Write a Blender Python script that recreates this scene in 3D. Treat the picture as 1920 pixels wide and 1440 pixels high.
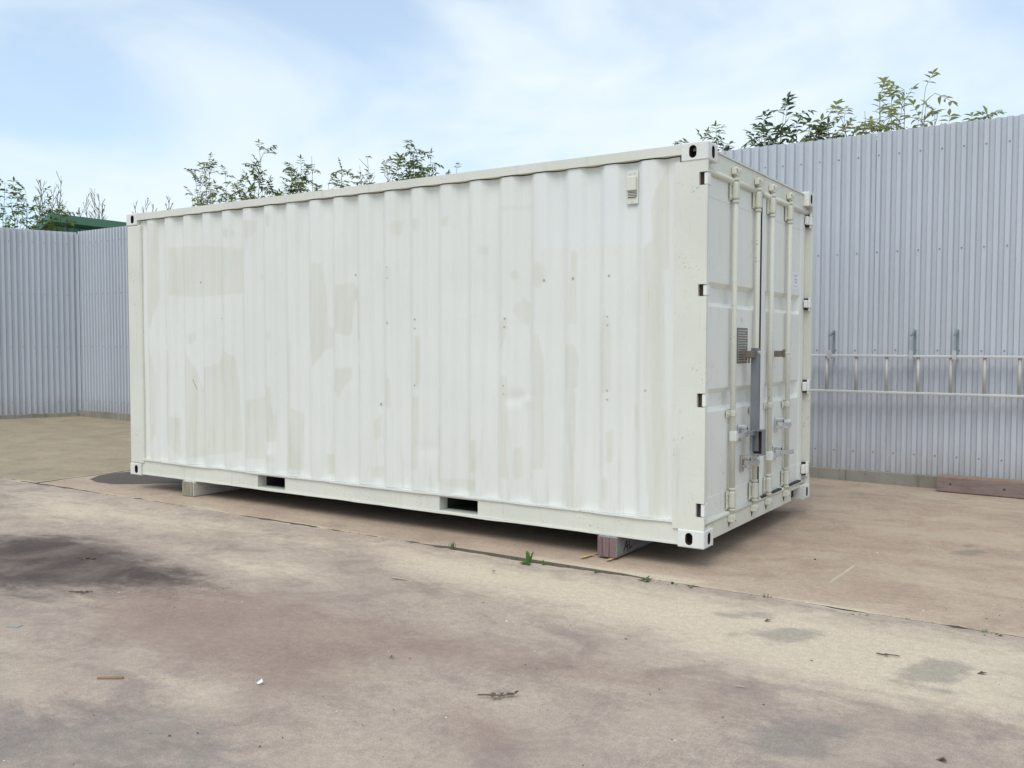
import bpy, math, random
import numpy as np
from mathutils import Vector, Matrix, noise as mnoise

# ------------------------------------------------------------------ camera
sc = bpy.context.scene
for o in list(bpy.data.objects):
    bpy.data.objects.remove(o)
ZB = 0.14                                    # the container stands on bearers this high
CAM = np.array([2.1446, -5.4837, 1.3138 + ZB]); YAW, PIT, ROL, FPX = -0.58258, -0.04411, 0.00172, 1706.6
_f = np.array([math.sin(YAW)*math.cos(PIT), math.cos(YAW)*math.cos(PIT), math.sin(PIT)])
_r = np.array([math.cos(YAW), -math.sin(YAW), 0.0]); _u = np.cross(_r, _f)
_r2 = math.cos(ROL)*_r + math.sin(ROL)*_u; _u2 = np.cross(_r2, _f)
cd = bpy.data.cameras.new('camera'); cam = bpy.data.objects.new('camera', cd); sc.collection.objects.link(cam)
cd.sensor_width = 36; cd.lens = FPX/1920*36; cd.clip_start = 0.05; cd.clip_end = 3000
cam.matrix_world = Matrix(((_r2[0], _u2[0], -_f[0], CAM[0]), (_r2[1], _u2[1], -_f[1], CAM[1]),
                           (_r2[2], _u2[2], -_f[2], CAM[2]), (0, 0, 0, 1)))
sc.camera = cam
sc.render.resolution_x, sc.render.resolution_y = 1024, 768

# ------------------------------------------------------------------ sky and sun
SUN_EL, SUN_AZ = math.radians(54), math.radians(174)      # azimuth clockwise from +Y: light comes from -Y, a little from +X
w = bpy.data.worlds.new('World'); sc.world = w; w.use_nodes = True
nt = w.node_tree; nt.nodes.clear()
def N(t, tp, **kw):
    n = t.nodes.new(tp)
    for k, v in kw.items():
        if k in n.inputs: n.inputs[k].default_value = v
        else: setattr(n, k, v)
    return n
sky = N(nt, 'ShaderNodeTexSky', sky_type='NISHITA', sun_disc=False, sun_elevation=SUN_EL, sun_rotation=SUN_AZ,
        air_density=1.0, dust_density=0.6, ozone_density=1.6)
tc = N(nt, 'ShaderNodeTexCoord'); mp = N(nt, 'ShaderNodeMapping')
mp.inputs['Scale'].default_value = (1.0, 1.0, 2.6); mp.inputs['Location'].default_value = (2.1, 0.4, 1.3)
nz = N(nt, 'ShaderNodeTexNoise', Scale=2.3, Detail=6.0, Roughness=0.48, Distortion=0.5)
mr = N(nt, 'ShaderNodeMapRange', interpolation_type='SMOOTHSTEP'); mr.inputs[1].default_value = 0.34; mr.inputs[2].default_value = 0.60
mr.inputs[3].default_value = 0.42; mr.inputs[4].default_value = 0.95
gain = N(nt, 'ShaderNodeMix', data_type='RGBA', blend_type='MULTIPLY'); gain.inputs[0].default_value = 1.0
gain.inputs[7].default_value = (1.6, 1.88, 1.98, 1)
mx = N(nt, 'ShaderNodeMix', data_type='RGBA'); mx.inputs[7].default_value = (8.9, 9.9, 10.5, 1)
bg = N(nt, 'ShaderNodeBackground'); bg.inputs[1].default_value = 0.1
wo = N(nt, 'ShaderNodeOutputWorld')
for a, b in ((tc.outputs['Generated'], mp.inputs[0]), (mp.outputs[0], nz.inputs[0]), (nz.outputs[0], mr.inputs[0]),
             (sky.outputs[0], gain.inputs[6]), (gain.outputs[2], mx.inputs[6]), (mr.outputs[0], mx.inputs[0]),
             (mx.outputs[2], bg.inputs[0]), (bg.outputs[0], wo.inputs[0])):
    nt.links.new(a, b)
sd = bpy.data.lights.new('sun', 'SUN'); sd.energy = 1.55; sd.angle = math.radians(38); sd.color = (1.0, 0.965, 0.91)
sun = bpy.data.objects.new('sun', sd); sc.collection.objects.link(sun); sun.location = (4, -8, 20)
_d = Vector((math.sin(SUN_AZ)*math.cos(SUN_EL), math.cos(SUN_AZ)*math.cos(SUN_EL), math.sin(SUN_EL)))
sun.rotation_euler = _d.to_track_quat('Z', 'Y').to_euler()
sc.view_settings.view_transform = 'Standard'; sc.view_settings.look = 'None'
sc.view_settings.exposure = 0.0; sc.view_settings.gamma = 1.0; sc.view_settings.use_curve_mapping = False
sc.cycles.max_bounces = 8

# ------------------------------------------------------------------ helpers
COL = sc.collection
rng = random.Random(7)
def ray(u): return _f + _r2*(u[0]-960)/FPX - _u2*(u[1]-720)/FPX
def on_plane(u, n, d):
    r = ray(u); n = np.array(n, float); return CAM + r*(d - n@CAM)/(n@r)
def gnd(x, y, z=0.0): return on_plane((x, y), (0, 0, 1), z)
def aty(x, y, Y): return on_plane((x, y), (0, 1, 0), Y)
def lin(r, g, b):
    f = lambda c: (c/255/12.92) if c/255 <= 0.04045 else ((c/255+0.055)/1.055)**2.4
    return (f(r), f(g), f(b))

def new_mat(name):
    m = bpy.data.materials.new(name); m.use_nodes = True; t = m.node_tree
    return m, t, t.nodes['Principled BSDF']
def L(t, a, b): t.links.new(a, b)
def noise_n(t, vec, scale, detail=4.0, rough=0.55, dist=0.0):
    n = N(t, 'ShaderNodeTexNoise', Scale=scale, Detail=detail, Roughness=rough, Distortion=dist)
    if vec is not None: L(t, vec, n.inputs[0])
    return n.outputs[0]
def rng_n(t, v, a, b, c=0.0, d=1.0, smooth=True):
    n = N(t, 'ShaderNodeMapRange')
    if smooth: n.interpolation_type = 'SMOOTHSTEP'
    L(t, v, n.inputs[0])
    for i, k in enumerate((a, b, c, d)): n.inputs[i+1].default_value = k
    return n.outputs[0]
def mix_n(t, f, a, b, mode='MIX'):
    n = N(t, 'ShaderNodeMix', data_type='RGBA', blend_type=mode)
    for i, k in ((0, f), (6, a), (7, b)):
        if isinstance(k, (int, float)): n.inputs[i].default_value = k
        elif isinstance(k, tuple): n.inputs[i].default_value = k + (1,) if len(k) == 3 else k
        else: L(t, k, n.inputs[i])
    return n.outputs[2]
def math_n(t, op, a, b=0.0):
    n = N(t, 'ShaderNodeMath', operation=op)
    for i, k in ((0, a), (1, b)):
        if isinstance(k, (int, float)): n.inputs[i].default_value = k
        else: L(t, k, n.inputs[i])
    return n.outputs[0]
def coord(t, scale=(1, 1, 1), loc=(0, 0, 0), kind='Object'):
    c = N(t, 'ShaderNodeTexCoord'); m = N(t, 'ShaderNodeMapping')
    m.inputs['Scale'].default_value = scale; m.inputs['Location'].default_value = loc
    L(t, c.outputs[kind], m.inputs[0]); return m.outputs[0]
def bump_n(t, p, h, strength=0.2, dist=0.01):
    b = N(t, 'ShaderNodeBump', Strength=strength, Distance=dist); L(t, h, b.inputs['Height']); L(t, b.outputs[0], p.inputs['Normal'])

def paint_mat(name, col, col2=None, rough=0.5, dirt=(0.30, 0.25, 0.17), dirt_amt=0.25, metal=0.0, bump=0.05, streak=True, fine=30.0, chips=0.0, vary=0.0, base_dirt=0.0):
    m, t, p = new_mat(name)
    v = coord(t); vs = coord(t, (9, 9, 0.9)) if streak else v
    n1 = noise_n(t, v, 1.7, 5); n2 = noise_n(t, vs, 1.6, 5, 0.6); n3 = noise_n(t, v, fine, 3)
    c = mix_n(t, rng_n(t, n1, 0.35, 0.65), col, col2 or tuple(k*0.94 for k in col))
    c = mix_n(t, rng_n(t, n2, 0.55, 0.80, 0, dirt_amt), c, dirt)
    c = mix_n(t, rng_n(t, n3, 0.62, 0.78, 0, dirt_amt*0.6), c, tuple(k*0.7 for k in dirt))
    if chips:
        ch = math_n(t, 'MULTIPLY', rng_n(t, noise_n(t, v, 55, 3, 0.6), 0.60, 0.66), rng_n(t, noise_n(t, v, 3.1, 3), 0.52, 0.68))
        c = mix_n(t, math_n(t, 'MULTIPLY', ch, chips), c, (0.13, 0.065, 0.035))
        run = math_n(t, 'MULTIPLY', rng_n(t, noise_n(t, coord(t, (22, 22, 1.1), (3, 8, 1)), 1.3, 4, 0.6), 0.60, 0.76), rng_n(t, noise_n(t, v, 1.1, 2), 0.42, 0.66))
        c = mix_n(t, math_n(t, 'MULTIPLY', run, chips*0.45), c, (0.36, 0.26, 0.16))
    if vary:
        oi = N(t, 'ShaderNodeObjectInfo'); k_ = rng_n(t, oi.outputs['Random'], 0, 1, 1-vary, 1+vary*0.6, False)
        cc = N(t, 'ShaderNodeCombineColor')
        for i_ in range(3): L(t, k_, cc.inputs[i_])
        c = mix_n(t, 1.0, c, cc.outputs[0], 'MULTIPLY')
    if base_dirt:
        sp = N(t, 'ShaderNodeSeparateXYZ'); L(t, v, sp.inputs[0])
        hh2 = math_n(t, 'ADD', sp.outputs[2], math_n(t, 'MULTIPLY', math_n(t, 'SUBTRACT', noise_n(t, coord(t, (6, 6, 2)), 2.0, 6, 0.7), 0.5), 0.7))
        c = mix_n(t, rng_n(t, hh2, 0.42, 0.0, 0, base_dirt), c, (0.27, 0.225, 0.175))
    L(t, c, p.inputs['Base Color']); p.inputs['Metallic'].default_value = metal
    L(t, rng_n(t, n1, 0.3, 0.7, rough-0.07, rough+0.09), p.inputs['Roughness'])
    bump_n(t, p, math_n(t, 'ADD', n3, n1), bump, 0.01)
    return m

class MB:
    """collects vertices and faces; build() links them as one mesh object"""
    def __init__(s): s.v = []; s.f = []; s.m = []
    def add(s, vs, fs, mi=0):
        o = len(s.v); s.v += [tuple(map(float, q)) for q in vs]
        for f in fs: s.f.append(tuple(i+o for i in f)); s.m.append(mi)
        return s
    def box(s, x0, x1, y0, y1, z0, z1, mi=0, bev=0.0):
        if bev <= 0 or min(x1-x0, y1-y0, z1-z0) < 2.2*bev:
            v = [(x, y, z) for x in (x0, x1) for y in (y0, y1) for z in (z0, z1)]
            return s.add(v, [(0,1,3,2), (4,6,7,5), (0,4,5,1), (2,3,7,6), (0,2,6,4), (1,5,7,3)], mi)
        b = bev; v = []; idx = {}
        for i, x in enumerate((x0, x1)):
            for j, y in enumerate((y0, y1)):
                for k, z in enumerate((z0, z1)):
                    sx, sy, sz = (1-2*i)*b, (1-2*j)*b, (1-2*k)*b
                    for a, q in enumerate(((x, y+sy, z+sz), (x+sx, y, z+sz), (x+sx, y+sy, z))):
                        idx[i, j, k, a] = len(v); v.append(q)
        f = []
        g = lambda *t: tuple(idx[q] for q in t)
        f += [g((0,0,0,0),(0,0,1,0),(0,1,1,0),(0,1,0,0)), g((1,0,0,0),(1,1,0,0),(1,1,1,0),(1,0,1,0)),
              g((0,0,0,1),(1,0,0,1),(1,0,1,1),(0,0,1,1)), g((0,1,0,1),(0,1,1,1),(1,1,1,1),(1,1,0,1)),
              g((0,0,0,2),(0,1,0,2),(1,1,0,2),(1,0,0,2)), g((0,0,1,2),(1,0,1,2),(1,1,1,2),(0,1,1,2))]
        for j in (0, 1):
            for k in (0, 1): f.append(g((0,j,k,1),(1,j,k,1),(1,j,k,2),(0,j,k,2)))
        for i in (0, 1):
            for k in (0, 1): f.append(g((i,0,k,0),(i,1,k,0),(i,1,k,2),(i,0,k,2)))
        for i in (0, 1):
            for j in (0, 1): f.append(g((i,j,0,0),(i,j,1,0),(i,j,1,1),(i,j,0,1)))
        for i in (0, 1):
            for j in (0, 1):
                for k in (0, 1): f.append(g((i,j,k,0),(i,j,k,1),(i,j,k,2)))
        return s.add(v, f, mi)
    def tube(s, pts, rad, n=8, mi=0, cap=True):
        pts = [Vector(p) for p in pts]; R = rad if isinstance(rad, (list, tuple)) else [rad]*len(pts)
        vs = []; prev = None
        for i, p in enumerate(pts):
            d = (pts[min(i+1, len(pts)-1)] - pts[max(i-1, 0)]).normalized()
            if prev is None:
                a = d.orthogonal().normalized()
            else:
                a = (prev - d*prev.dot(d)); a = a.normalized() if a.length > 1e-6 else d.orthogonal().normalized()
            prev = a; b = d.cross(a)
            vs += [p + (a*math.cos(2*math.pi*k/n) + b*math.sin(2*math.pi*k/n))*R[i] for k in range(n)]
        fs = [(i*n+k, i*n+(k+1) % n, (i+1)*n+(k+1) % n, (i+1)*n+k) for i in range(len(pts)-1) for k in range(n)]
        if cap: fs += [tuple(range(n-1, -1, -1)), tuple(range((len(pts)-1)*n, len(pts)*n))]
        return s.add(vs, fs, mi)
    def prism(s, poly, axis, a, b, mi=0):
        """extrude a 2-D outline along an axis (the two other axes in xyz order)"""
        def P(q, t): l = list(q); l.insert(axis, t); return l
        n = len(poly); vs = [P(q, a) for q in poly] + [P(q, b) for q in poly]
        return s.add(vs, [tuple(range(n)), tuple(range(2*n-1, n-1, -1))] + [(i, n+i, n+(i+1) % n, (i+1) % n) for i in range(n)], mi)
    def mesh(s, name, mats, smooth=False):
        me = bpy.data.meshes.new(name); me.from_pydata(s.v, [], s.f)
        for m in (mats if isinstance(mats, (list, tuple)) else [mats]): me.materials.append(m)
        me.polygons.foreach_set('material_index', s.m)
        me.polygons.foreach_set('use_smooth', [smooth]*len(s.f)); me.update()
        import bmesh
        bm = bmesh.new(); bm.from_mesh(me); bmesh.ops.recalc_face_normals(bm, faces=bm.faces); bm.to_mesh(me); bm.free()
        return me
    def build(s, name, mats, parent=None, smooth=False, **props):
        return link(name, s.mesh(name, mats, smooth), parent, **props)
def link(name, data, parent=None, **props):
    o = bpy.data.objects.new(name, data); COL.objects.link(o)
    if parent is not None: o.parent = parent
    for k, v in props.items(): o[k] = v
    return o
def thing(name, label, category, loc=(0, 0, 0), rz=0.0, group=None):
    o = link(name, None, None, label=label, category=category); o.location = loc; o.rotation_euler = (0, 0, rz)
    o.empty_display_size = 0.2
    if group: o['group'] = group
    return o
def sdf_poly(P, poly):
    """signed distance, positive inside, points P (n,2)"""
    poly = np.array(poly, float); n = len(poly); d = np.full(len(P), 1e9); ins = np.zeros(len(P), bool)
    for i in range(n):
        a, b = poly[i], poly[(i+1) % n]; e = b-a; w_ = P-a
        t = np.clip((w_@e)/max(e@e, 1e-12), 0, 1); d = np.minimum(d, np.linalg.norm(w_-t[:, None]*e, axis=1))
        c = ((a[1] > P[:, 1]) != (b[1] > P[:, 1]))
        with np.errstate(divide='ignore', invalid='ignore'):
            xx = a[0] + (P[:, 1]-a[1])*(b[0]-a[0])/(b[1]-a[1])
        ins ^= c & (P[:, 0] < xx)
    return np.where(ins, d, -d)
def grid_mesh(name, us, vs, fn, mat, smooth=True):
    """fn(U,V)->(n,3) coordinates; returns mesh and the flat U,V arrays"""
    U, V = np.meshgrid(us, vs); co = fn(U.ravel(), V.ravel()); nu, nv = len(us), len(vs)
    i = np.arange(nu*nv).reshape(nv, nu)
    q = np.stack([i[:-1, :-1], i[:-1, 1:], i[1:, 1:], i[1:, :-1]], -1).reshape(-1, 4)
    me = bpy.data.meshes.new(name); me.vertices.add(len(co)); me.vertices.foreach_set('co', co.astype(np.float32).ravel())
    me.loops.add(q.size); me.loops.foreach_set('vertex_index', q.ravel().astype(np.int32))
    me.polygons.add(len(q)); me.polygons.foreach_set('loop_start', np.arange(0, q.size, 4, dtype=np.int32))
    me.polygons.foreach_set('loop_total', np.full(len(q), 4, np.int32))
    me.polygons.foreach_set('use_smooth', np.full(len(q), smooth)); me.update(calc_edges=True); me.validate()
    me.materials.append(mat); return me, U.ravel(), V.ravel()
def add_attr(me, name, vals):
    a = me.attributes.new(name, 'FLOAT', 'POINT'); a.data.foreach_set('value', np.asarray(vals, np.float32))

# ------------------------------------------------------------------ materials
M = {}
CREAM = (0.725, 0.715, 0.625)
M['frame'] = paint_mat('cream_frame_paint', CREAM, (0.675, 0.67, 0.585), 0.5, (0.33, 0.29, 0.20), 0.22, bump=0.12, chips=0.55)
M['door'] = paint_mat('cream_door_paint', (0.81, 0.81, 0.765), (0.775, 0.775, 0.73), 0.42, (0.36, 0.33, 0.25), 0.2, bump=0.10, chips=0.4)
M['casting'] = paint_mat('white_casting_paint', (0.76, 0.76, 0.72), None, 0.55, (0.33, 0.24, 0.16), 0.3, bump=0.35, streak=False, fine=60, chips=0.6)
M['rod'] = paint_mat('rod_paint', (0.69, 0.68, 0.57), None, 0.4, (0.30, 0.22, 0.12), 0.25, bump=0.06, chips=0.5)
M['plug'] = paint_mat('filled_hole_paint', (0.52, 0.50, 0.43), (0.42, 0.39, 0.33), 0.6, (0.2, 0.16, 0.1), 0.3, streak=False)
M['rust_and_shade'] = paint_mat('rust_and_shade', (0.055, 0.032, 0.024), (0.035, 0.025, 0.02), 0.85, (0.02, 0.015, 0.015), 0.5, bump=0.4, streak=False)
M['dark'] = paint_mat('dark_underside_and_shade', (0.05, 0.045, 0.04), None, 0.8, (0.02, 0.02, 0.02), 0.4)
M['rubber'] = paint_mat('black_rubber', (0.025, 0.025, 0.027), (0.06, 0.06, 0.06), 0.7, (0.35, 0.34, 0.30), 0.6, bump=0.3, streak=False, fine=40)
M['zinc'] = paint_mat('zinc_handle', (0.72, 0.72, 0.74), (0.60, 0.60, 0.62), 0.30, (0.25, 0.2, 0.15), 0.15, metal=0.6, streak=False)
M['galv'] = paint_mat('galvanised_steel', (0.24, 0.27, 0.30), (0.33, 0.36, 0.39), 0.40, (0.12, 0.12, 0.12), 0.3, metal=0.75, fine=45)
M['brownsteel'] = paint_mat('brown_steel', (0.20, 0.16, 0.13), None, 0.6, (0.08, 0.05, 0.03), 0.4, metal=0.2, streak=False)
M['redin'] = paint_mat('red_oxide', (0.10, 0.025, 0.025), None, 0.7, (0.02, 0.01, 0.01), 0.5)
M['sticker'] = paint_mat('white_sticker', (0.86, 0.87, 0.93), None, 0.5, (0.5, 0.5, 0.5), 0.1, streak=False)
M['ink'] = paint_mat('sticker_ink', (0.30, 0.31, 0.38), None, 0.6, (0.2, 0.2, 0.2), 0.1)
M['fence'] = paint_mat('grey_blue_cladding', (0.535, 0.56, 0.605), (0.515, 0.54, 0.58), 0.42, (0.28, 0.27, 0.27), 0.14, bump=0.03, vary=0.07, base_dirt=0.28)
M['screw'] = paint_mat('screw_head', (0.25, 0.26, 0.31), None, 0.5, (0.1, 0.08, 0.07), 0.4, metal=0.3, streak=False)
M['alu'] = paint_mat('aluminium', (0.66, 0.65, 0.63), (0.58, 0.57, 0.55), 0.42, (0.3, 0.28, 0.24), 0.2, metal=0.2)
M['rung'] = paint_mat('aluminium_rung', (0.52, 0.50, 0.46), (0.46, 0.44, 0.41), 0.5, (0.3, 0.27, 0.22), 0.3, metal=0.1)
M['hook'] = paint_mat('zinc_hook', (0.15, 0.21, 0.23), (0.26, 0.31, 0.33), 0.5, (0.12, 0.10, 0.08), 0.3, metal=0.6)
M['plinth'] = paint_mat('plinth_concrete', (0.31, 0.29, 0.25), (0.23, 0.215, 0.175), 0.9, (0.07, 0.065, 0.045), 0.9, bump=0.6, streak=True, fine=9)
M['green'] = paint_mat('green_cladding', (0.085, 0.20, 0.125), (0.10, 0.23, 0.15), 0.5, (0.05, 0.08, 0.05), 0.2)
M['greend'] = paint_mat('green_wall', (0.07, 0.17, 0.12), None, 0.5, (0.04, 0.07, 0.05), 0.2)
M['bark'] = paint_mat('bark', (0.13, 0.095, 0.08), (0.20, 0.15, 0.12), 0.85, (0.05, 0.04, 0.03), 0.3, bump=0.3)
M['soil'] = paint_mat('joint_soil', (0.12, 0.095, 0.068), (0.085, 0.07, 0.045), 0.95, (0.05, 0.055, 0.02), 0.6, bump=0.6, streak=False)
M['grassland'] = paint_mat('rough_grass_ground', (0.07, 0.09, 0.03), (0.10, 0.09, 0.05), 0.95, (0.05, 0.04, 0.03), 0.4, bump=0.6, streak=False)

def wood_mat(name, a, b, dark, axis_scale, rough=0.8, amt=0.5):
    m, t, p = new_mat(name); v = coord(t, axis_scale); v0 = coord(t)
    g = noise_n(t, v, 3.0, 6, 0.65, 0.4); n = noise_n(t, v0, 5.0, 5)
    c = mix_n(t, rng_n(t, g, 0.35, 0.65), a, b); c = mix_n(t, rng_n(t, n, 0.5, 0.72, 0, amt), c, dark)
    L(t, c, p.inputs['Base Color']); p.inputs['Roughness'].default_value = rough
    bump_n(t, p, g, 0.5, 0.01); return m
M['white_timber'] = wood_mat('weathered_white_timber', (0.62, 0.59, 0.52), (0.50, 0.47, 0.40), (0.14, 0.12, 0.07), (14, 1, 14))
M['moss_end'] = wood_mat('mossy_timber_end', (0.23, 0.20, 0.14), (0.33, 0.30, 0.22), (0.07, 0.06, 0.03), (20, 4, 4))
M['purple_timber'] = wood_mat('purple_brown_timber_end', (0.20, 0.13, 0.13), (0.27, 0.17, 0.16), (0.10, 0.08, 0.09), (16, 4, 2.0))
M['shaded_timber'] = wood_mat('shaded_painted_timber', (0.30, 0.29, 0.285), (0.24, 0.23, 0.225), (0.08, 0.07, 0.075), (14, 1, 14), amt=0.4)  # light grey timber, darkened to put its shadow into the colour
M['sleeper'] = wood_mat('brown_sleeper', (0.20, 0.15, 0.135), (0.26, 0.195, 0.175), (0.12, 0.085, 0.07), (1, 10, 10), amt=0.3)
M['sleeper_top'] = wood_mat('worn_sleeper_edge', (0.36, 0.22, 0.14), (0.26, 0.17, 0.12), (0.12, 0.07, 0.05), (2, 10, 10), amt=0.4)
M['stick'] = wood_mat('raw_stick', (0.34, 0.22, 0.12), (0.24, 0.15, 0.09), (0.10, 0.07, 0.04), (2, 20, 20))

def leaf_mat(name, a, b, trans=0.35):
    m, t, p = new_mat(name); v = coord(t)
    n = noise_n(t, v, 6.0, 3); n2 = noise_n(t, v, 1.5, 2)
    oi = math_n(t, 'ADD', n, n2)
    c = mix_n(t, rng_n(t, oi, 0.75, 1.25), a, b); L(t, c, p.inputs['Base Color']); p.inputs['Roughness'].default_value = 0.5
    tr = N(t, 'ShaderNodeBsdfTranslucent'); L(t, c, tr.inputs[0])
    ms = N(t, 'ShaderNodeMixShader'); ms.inputs[0].default_value = trans
    L(t, p.outputs[0], ms.inputs[1]); L(t, tr.outputs[0], ms.inputs[2])
    L(t, ms.outputs[0], t.nodes['Material Output'].inputs[0]); return m
M['leaf_mid'] = leaf_mat('leaf_mid_green', (0.12, 0.18, 0.045), (0.30, 0.33, 0.09), 0.45)
M['leaf_dark'] = leaf_mat('leaf_dark_green', (0.075, 0.13, 0.06), (0.14, 0.20, 0.07), 0.35)
M['leaf_yellow'] = leaf_mat('leaf_yellow_green', (0.28, 0.33, 0.11), (0.46, 0.45, 0.20), 0.45)
M['leaf_red'] = leaf_mat('leaf_reddish', (0.16, 0.11, 0.09), (0.13, 0.13, 0.06))
M['leaf_left'] = leaf_mat('leaf_olive_green', (0.09, 0.17, 0.035), (0.23, 0.26, 0.05))
M['weed'] = leaf_mat('weed_green', (0.06, 0.16, 0.03), (0.12, 0.24, 0.05))
M['weed_grey'] = leaf_mat('weed_grey_green', (0.11, 0.17, 0.09), (0.17, 0.23, 0.13))
M['dead_leaf'] = leaf_mat('dead_leaf_brown', (0.10, 0.06, 0.045), (0.16, 0.10, 0.07), 0.1)

# concrete: stains are stored on the slabs as soft outlines and broken up by noise here
def concrete_mat(name, a, b, c3):
    m, t, p = new_mat(name); v = coord(t); vs = coord(t, (1.0, 2.2, 1.0), (3.1, 1.7, 0)); va = coord(t, (1, 1, 1), (11, 5, 0))
    def at(nm): n = N(t, 'ShaderNodeAttribute'); n.attribute_name = nm; return n.outputs['Fac']
    big = noise_n(t, vs, 0.75, 7, 0.62, 0.9); med = noise_n(t, va, 2.6, 8, 0.66, 0.5); fin = noise_n(t, v, 26, 5, 0.7); grain = noise_n(t, v, 150, 4, 0.75); pit = noise_n(t, v, 70, 4, 0.75)
    edge = noise_n(t, vs, 3.2, 8, 0.7, 0.6); edge2 = noise_n(t, va, 9.0, 6, 0.7)
    en = math_n(t, 'ADD', math_n(t, 'MULTIPLY', math_n(t, 'SUBTRACT', edge, 0.5), 1.0), math_n(t, 'MULTIPLY', math_n(t, 'SUBTRACT', edge2, 0.5), 0.45))
    def mask(nm, k, lo, hi, amt): return rng_n(t, math_n(t, 'ADD', at(nm), math_n(t, 'MULTIPLY', en, k)), lo, hi, 0, amt)
    col = mix_n(t, rng_n(t, big, 0.33, 0.67), a, b)
    col = mix_n(t, rng_n(t, med, 0.46, 0.66, 0, 0.85), col, c3)
    blot = noise_n(t, coord(t, (1, 1.6, 1), (7, 2, 0)), 1.5, 10, 0.72, 0.35)
    col = mix_n(t, rng_n(t, blot, 0.50, 0.60, 0, 0.30), col, tuple(k*0.86 for k in c3))
    col = mix_n(t, rng_n(t, blot, 0.46, 0.38, 0, 0.35), col, tuple(min(1, k*1.12) for k in b))
    col = mix_n(t, mask('light', 0.8, 0.22, 0.75, 0.85), col, (0.64, 0.535, 0.405))
    col = mix_n(t, mask('brown', 0.8, 0.25, 0.75, 0.62), col, (0.285, 0.20, 0.162))
    col = mix_n(t, mask('grey', 1.25, 0.40, 0.80, 0.46), col, (0.165, 0.155, 0.15))
    scr = noise_n(t, coord(t, (30, 5, 1), (0, 0, 0)), 1.0, 7, 0.75, 2.2)
    col = mix_n(t, math_n(t, 'MULTIPLY', mask('scratch', 1.1, 0.35, 0.8, 0.5), rng_n(t, scr, 0.5, 0.62)), col, (0.50, 0.42, 0.36))
    wet = math_n(t, 'MULTIPLY', mask('wet', 0.95, 0.24, 0.92, 1.0), rng_n(t, med, 0.3, 0.65, 0.72, 1.0))
    col = mix_n(t, math_n(t, 'MULTIPLY', wet, 0.95), col, (0.066, 0.045, 0.039))
    pud = mask('puddle', 0.10, 0.46, 0.54, 1.0)
    col = mix_n(t, math_n(t, 'MULTIPLY', pud, 0.93), col, (0.088, 0.074, 0.070))
    # grain and pitting of the cement
    col = mix_n(t, rng_n(t, fin, 0.40, 0.64), mix_n(t, 1.0, col, (0.95, 0.945, 0.94), 'MULTIPLY'), mix_n(t, 1.0, col, (1.06, 1.06, 1.06), 'MULTIPLY'))
    col = mix_n(t, rng_n(t, grain, 0.3, 0.7), mix_n(t, 1.0, col, (0.80, 0.80, 0.80), 'MULTIPLY'), mix_n(t, 1.0, col, (1.16, 1.16, 1.16), 'MULTIPLY'))
    col = mix_n(t, rng_n(t, pit, 0.60, 0.72, 0, 0.45), col, (0.15, 0.12, 0.10))
    col = mix_n(t, rng_n(t, pit, 0.36, 0.26, 0, 0.40), col, (0.62, 0.56, 0.50))
    vo = N(t, 'ShaderNodeTexVoronoi', Scale=30.0); L(t, v, vo.inputs[0])
    spk = math_n(t, 'MULTIPLY', rng_n(t, vo.outputs['Distance'], 0.10, 0.17, 1.0, 0.0), rng_n(t, noise_n(t, va, 4.0, 2), 0.56, 0.66))
    col = mix_n(t, math_n(t, 'MULTIPLY', spk, 0.5), col, (0.10, 0.08, 0.065))
    # hairline cracks
    vc = N(t, 'ShaderNodeTexVoronoi', feature='DISTANCE_TO_EDGE', Scale=0.55)
    wv = N(t, 'ShaderNodeVectorMath', operation='ADD'); nv_ = N(t, 'ShaderNodeTexNoise', Scale=2.2, Detail=6.0); L(t, v, nv_.inputs[0])
    L(t, v, wv.inputs[0]); L(t, nv_.outputs['Color'], wv.inputs[1]); L(t, wv.outputs[0], vc.inputs[0])
    crk = math_n(t, 'MULTIPLY', rng_n(t, vc.outputs[0], 0.0015, 0.005, 1.0, 0.0), rng_n(t, noise_n(t, va, 0.9, 3), 0.56, 0.68))
    col = mix_n(t, math_n(t, 'MULTIPLY', crk, 0.15), col, (0.10, 0.08, 0.06))
    L(t, col, p.inputs['Base Color'])
    ro = math_n(t, 'SUBTRACT', 0.93, math_n(t, 'ADD', math_n(t, 'MULTIPLY', wet, 0.16), math_n(t, 'MULTIPLY', pud, 0.12)))
    L(t, ro, p.inputs['Roughness']); p.inputs['Specular IOR Level'].default_value = 0.3
    h = math_n(t, 'ADD', math_n(t, 'MULTIPLY', fin, 0.6), math_n(t, 'MULTIPLY', grain, 0.35))
    bump_n(t, p, math_n(t, 'MULTIPLY', h, math_n(t, 'SUBTRACT', 1.0, math_n(t, 'MULTIPLY', pud, 0.9))), 0.25, 0.005)
    return m
M['conc_front'] = concrete_mat('concrete_front', (0.40, 0.315, 0.262), (0.455, 0.368, 0.295), (0.315, 0.245, 0.212))
M['conc_back'] = concrete_mat('concrete_back', (0.45, 0.335, 0.252), (0.50, 0.395, 0.295), (0.39, 0.288, 0.22))
M['conc_left'] = concrete_mat('concrete_far', (0.355, 0.285, 0.195), (0.40, 0.33, 0.225), (0.325, 0.25, 0.17))

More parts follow.
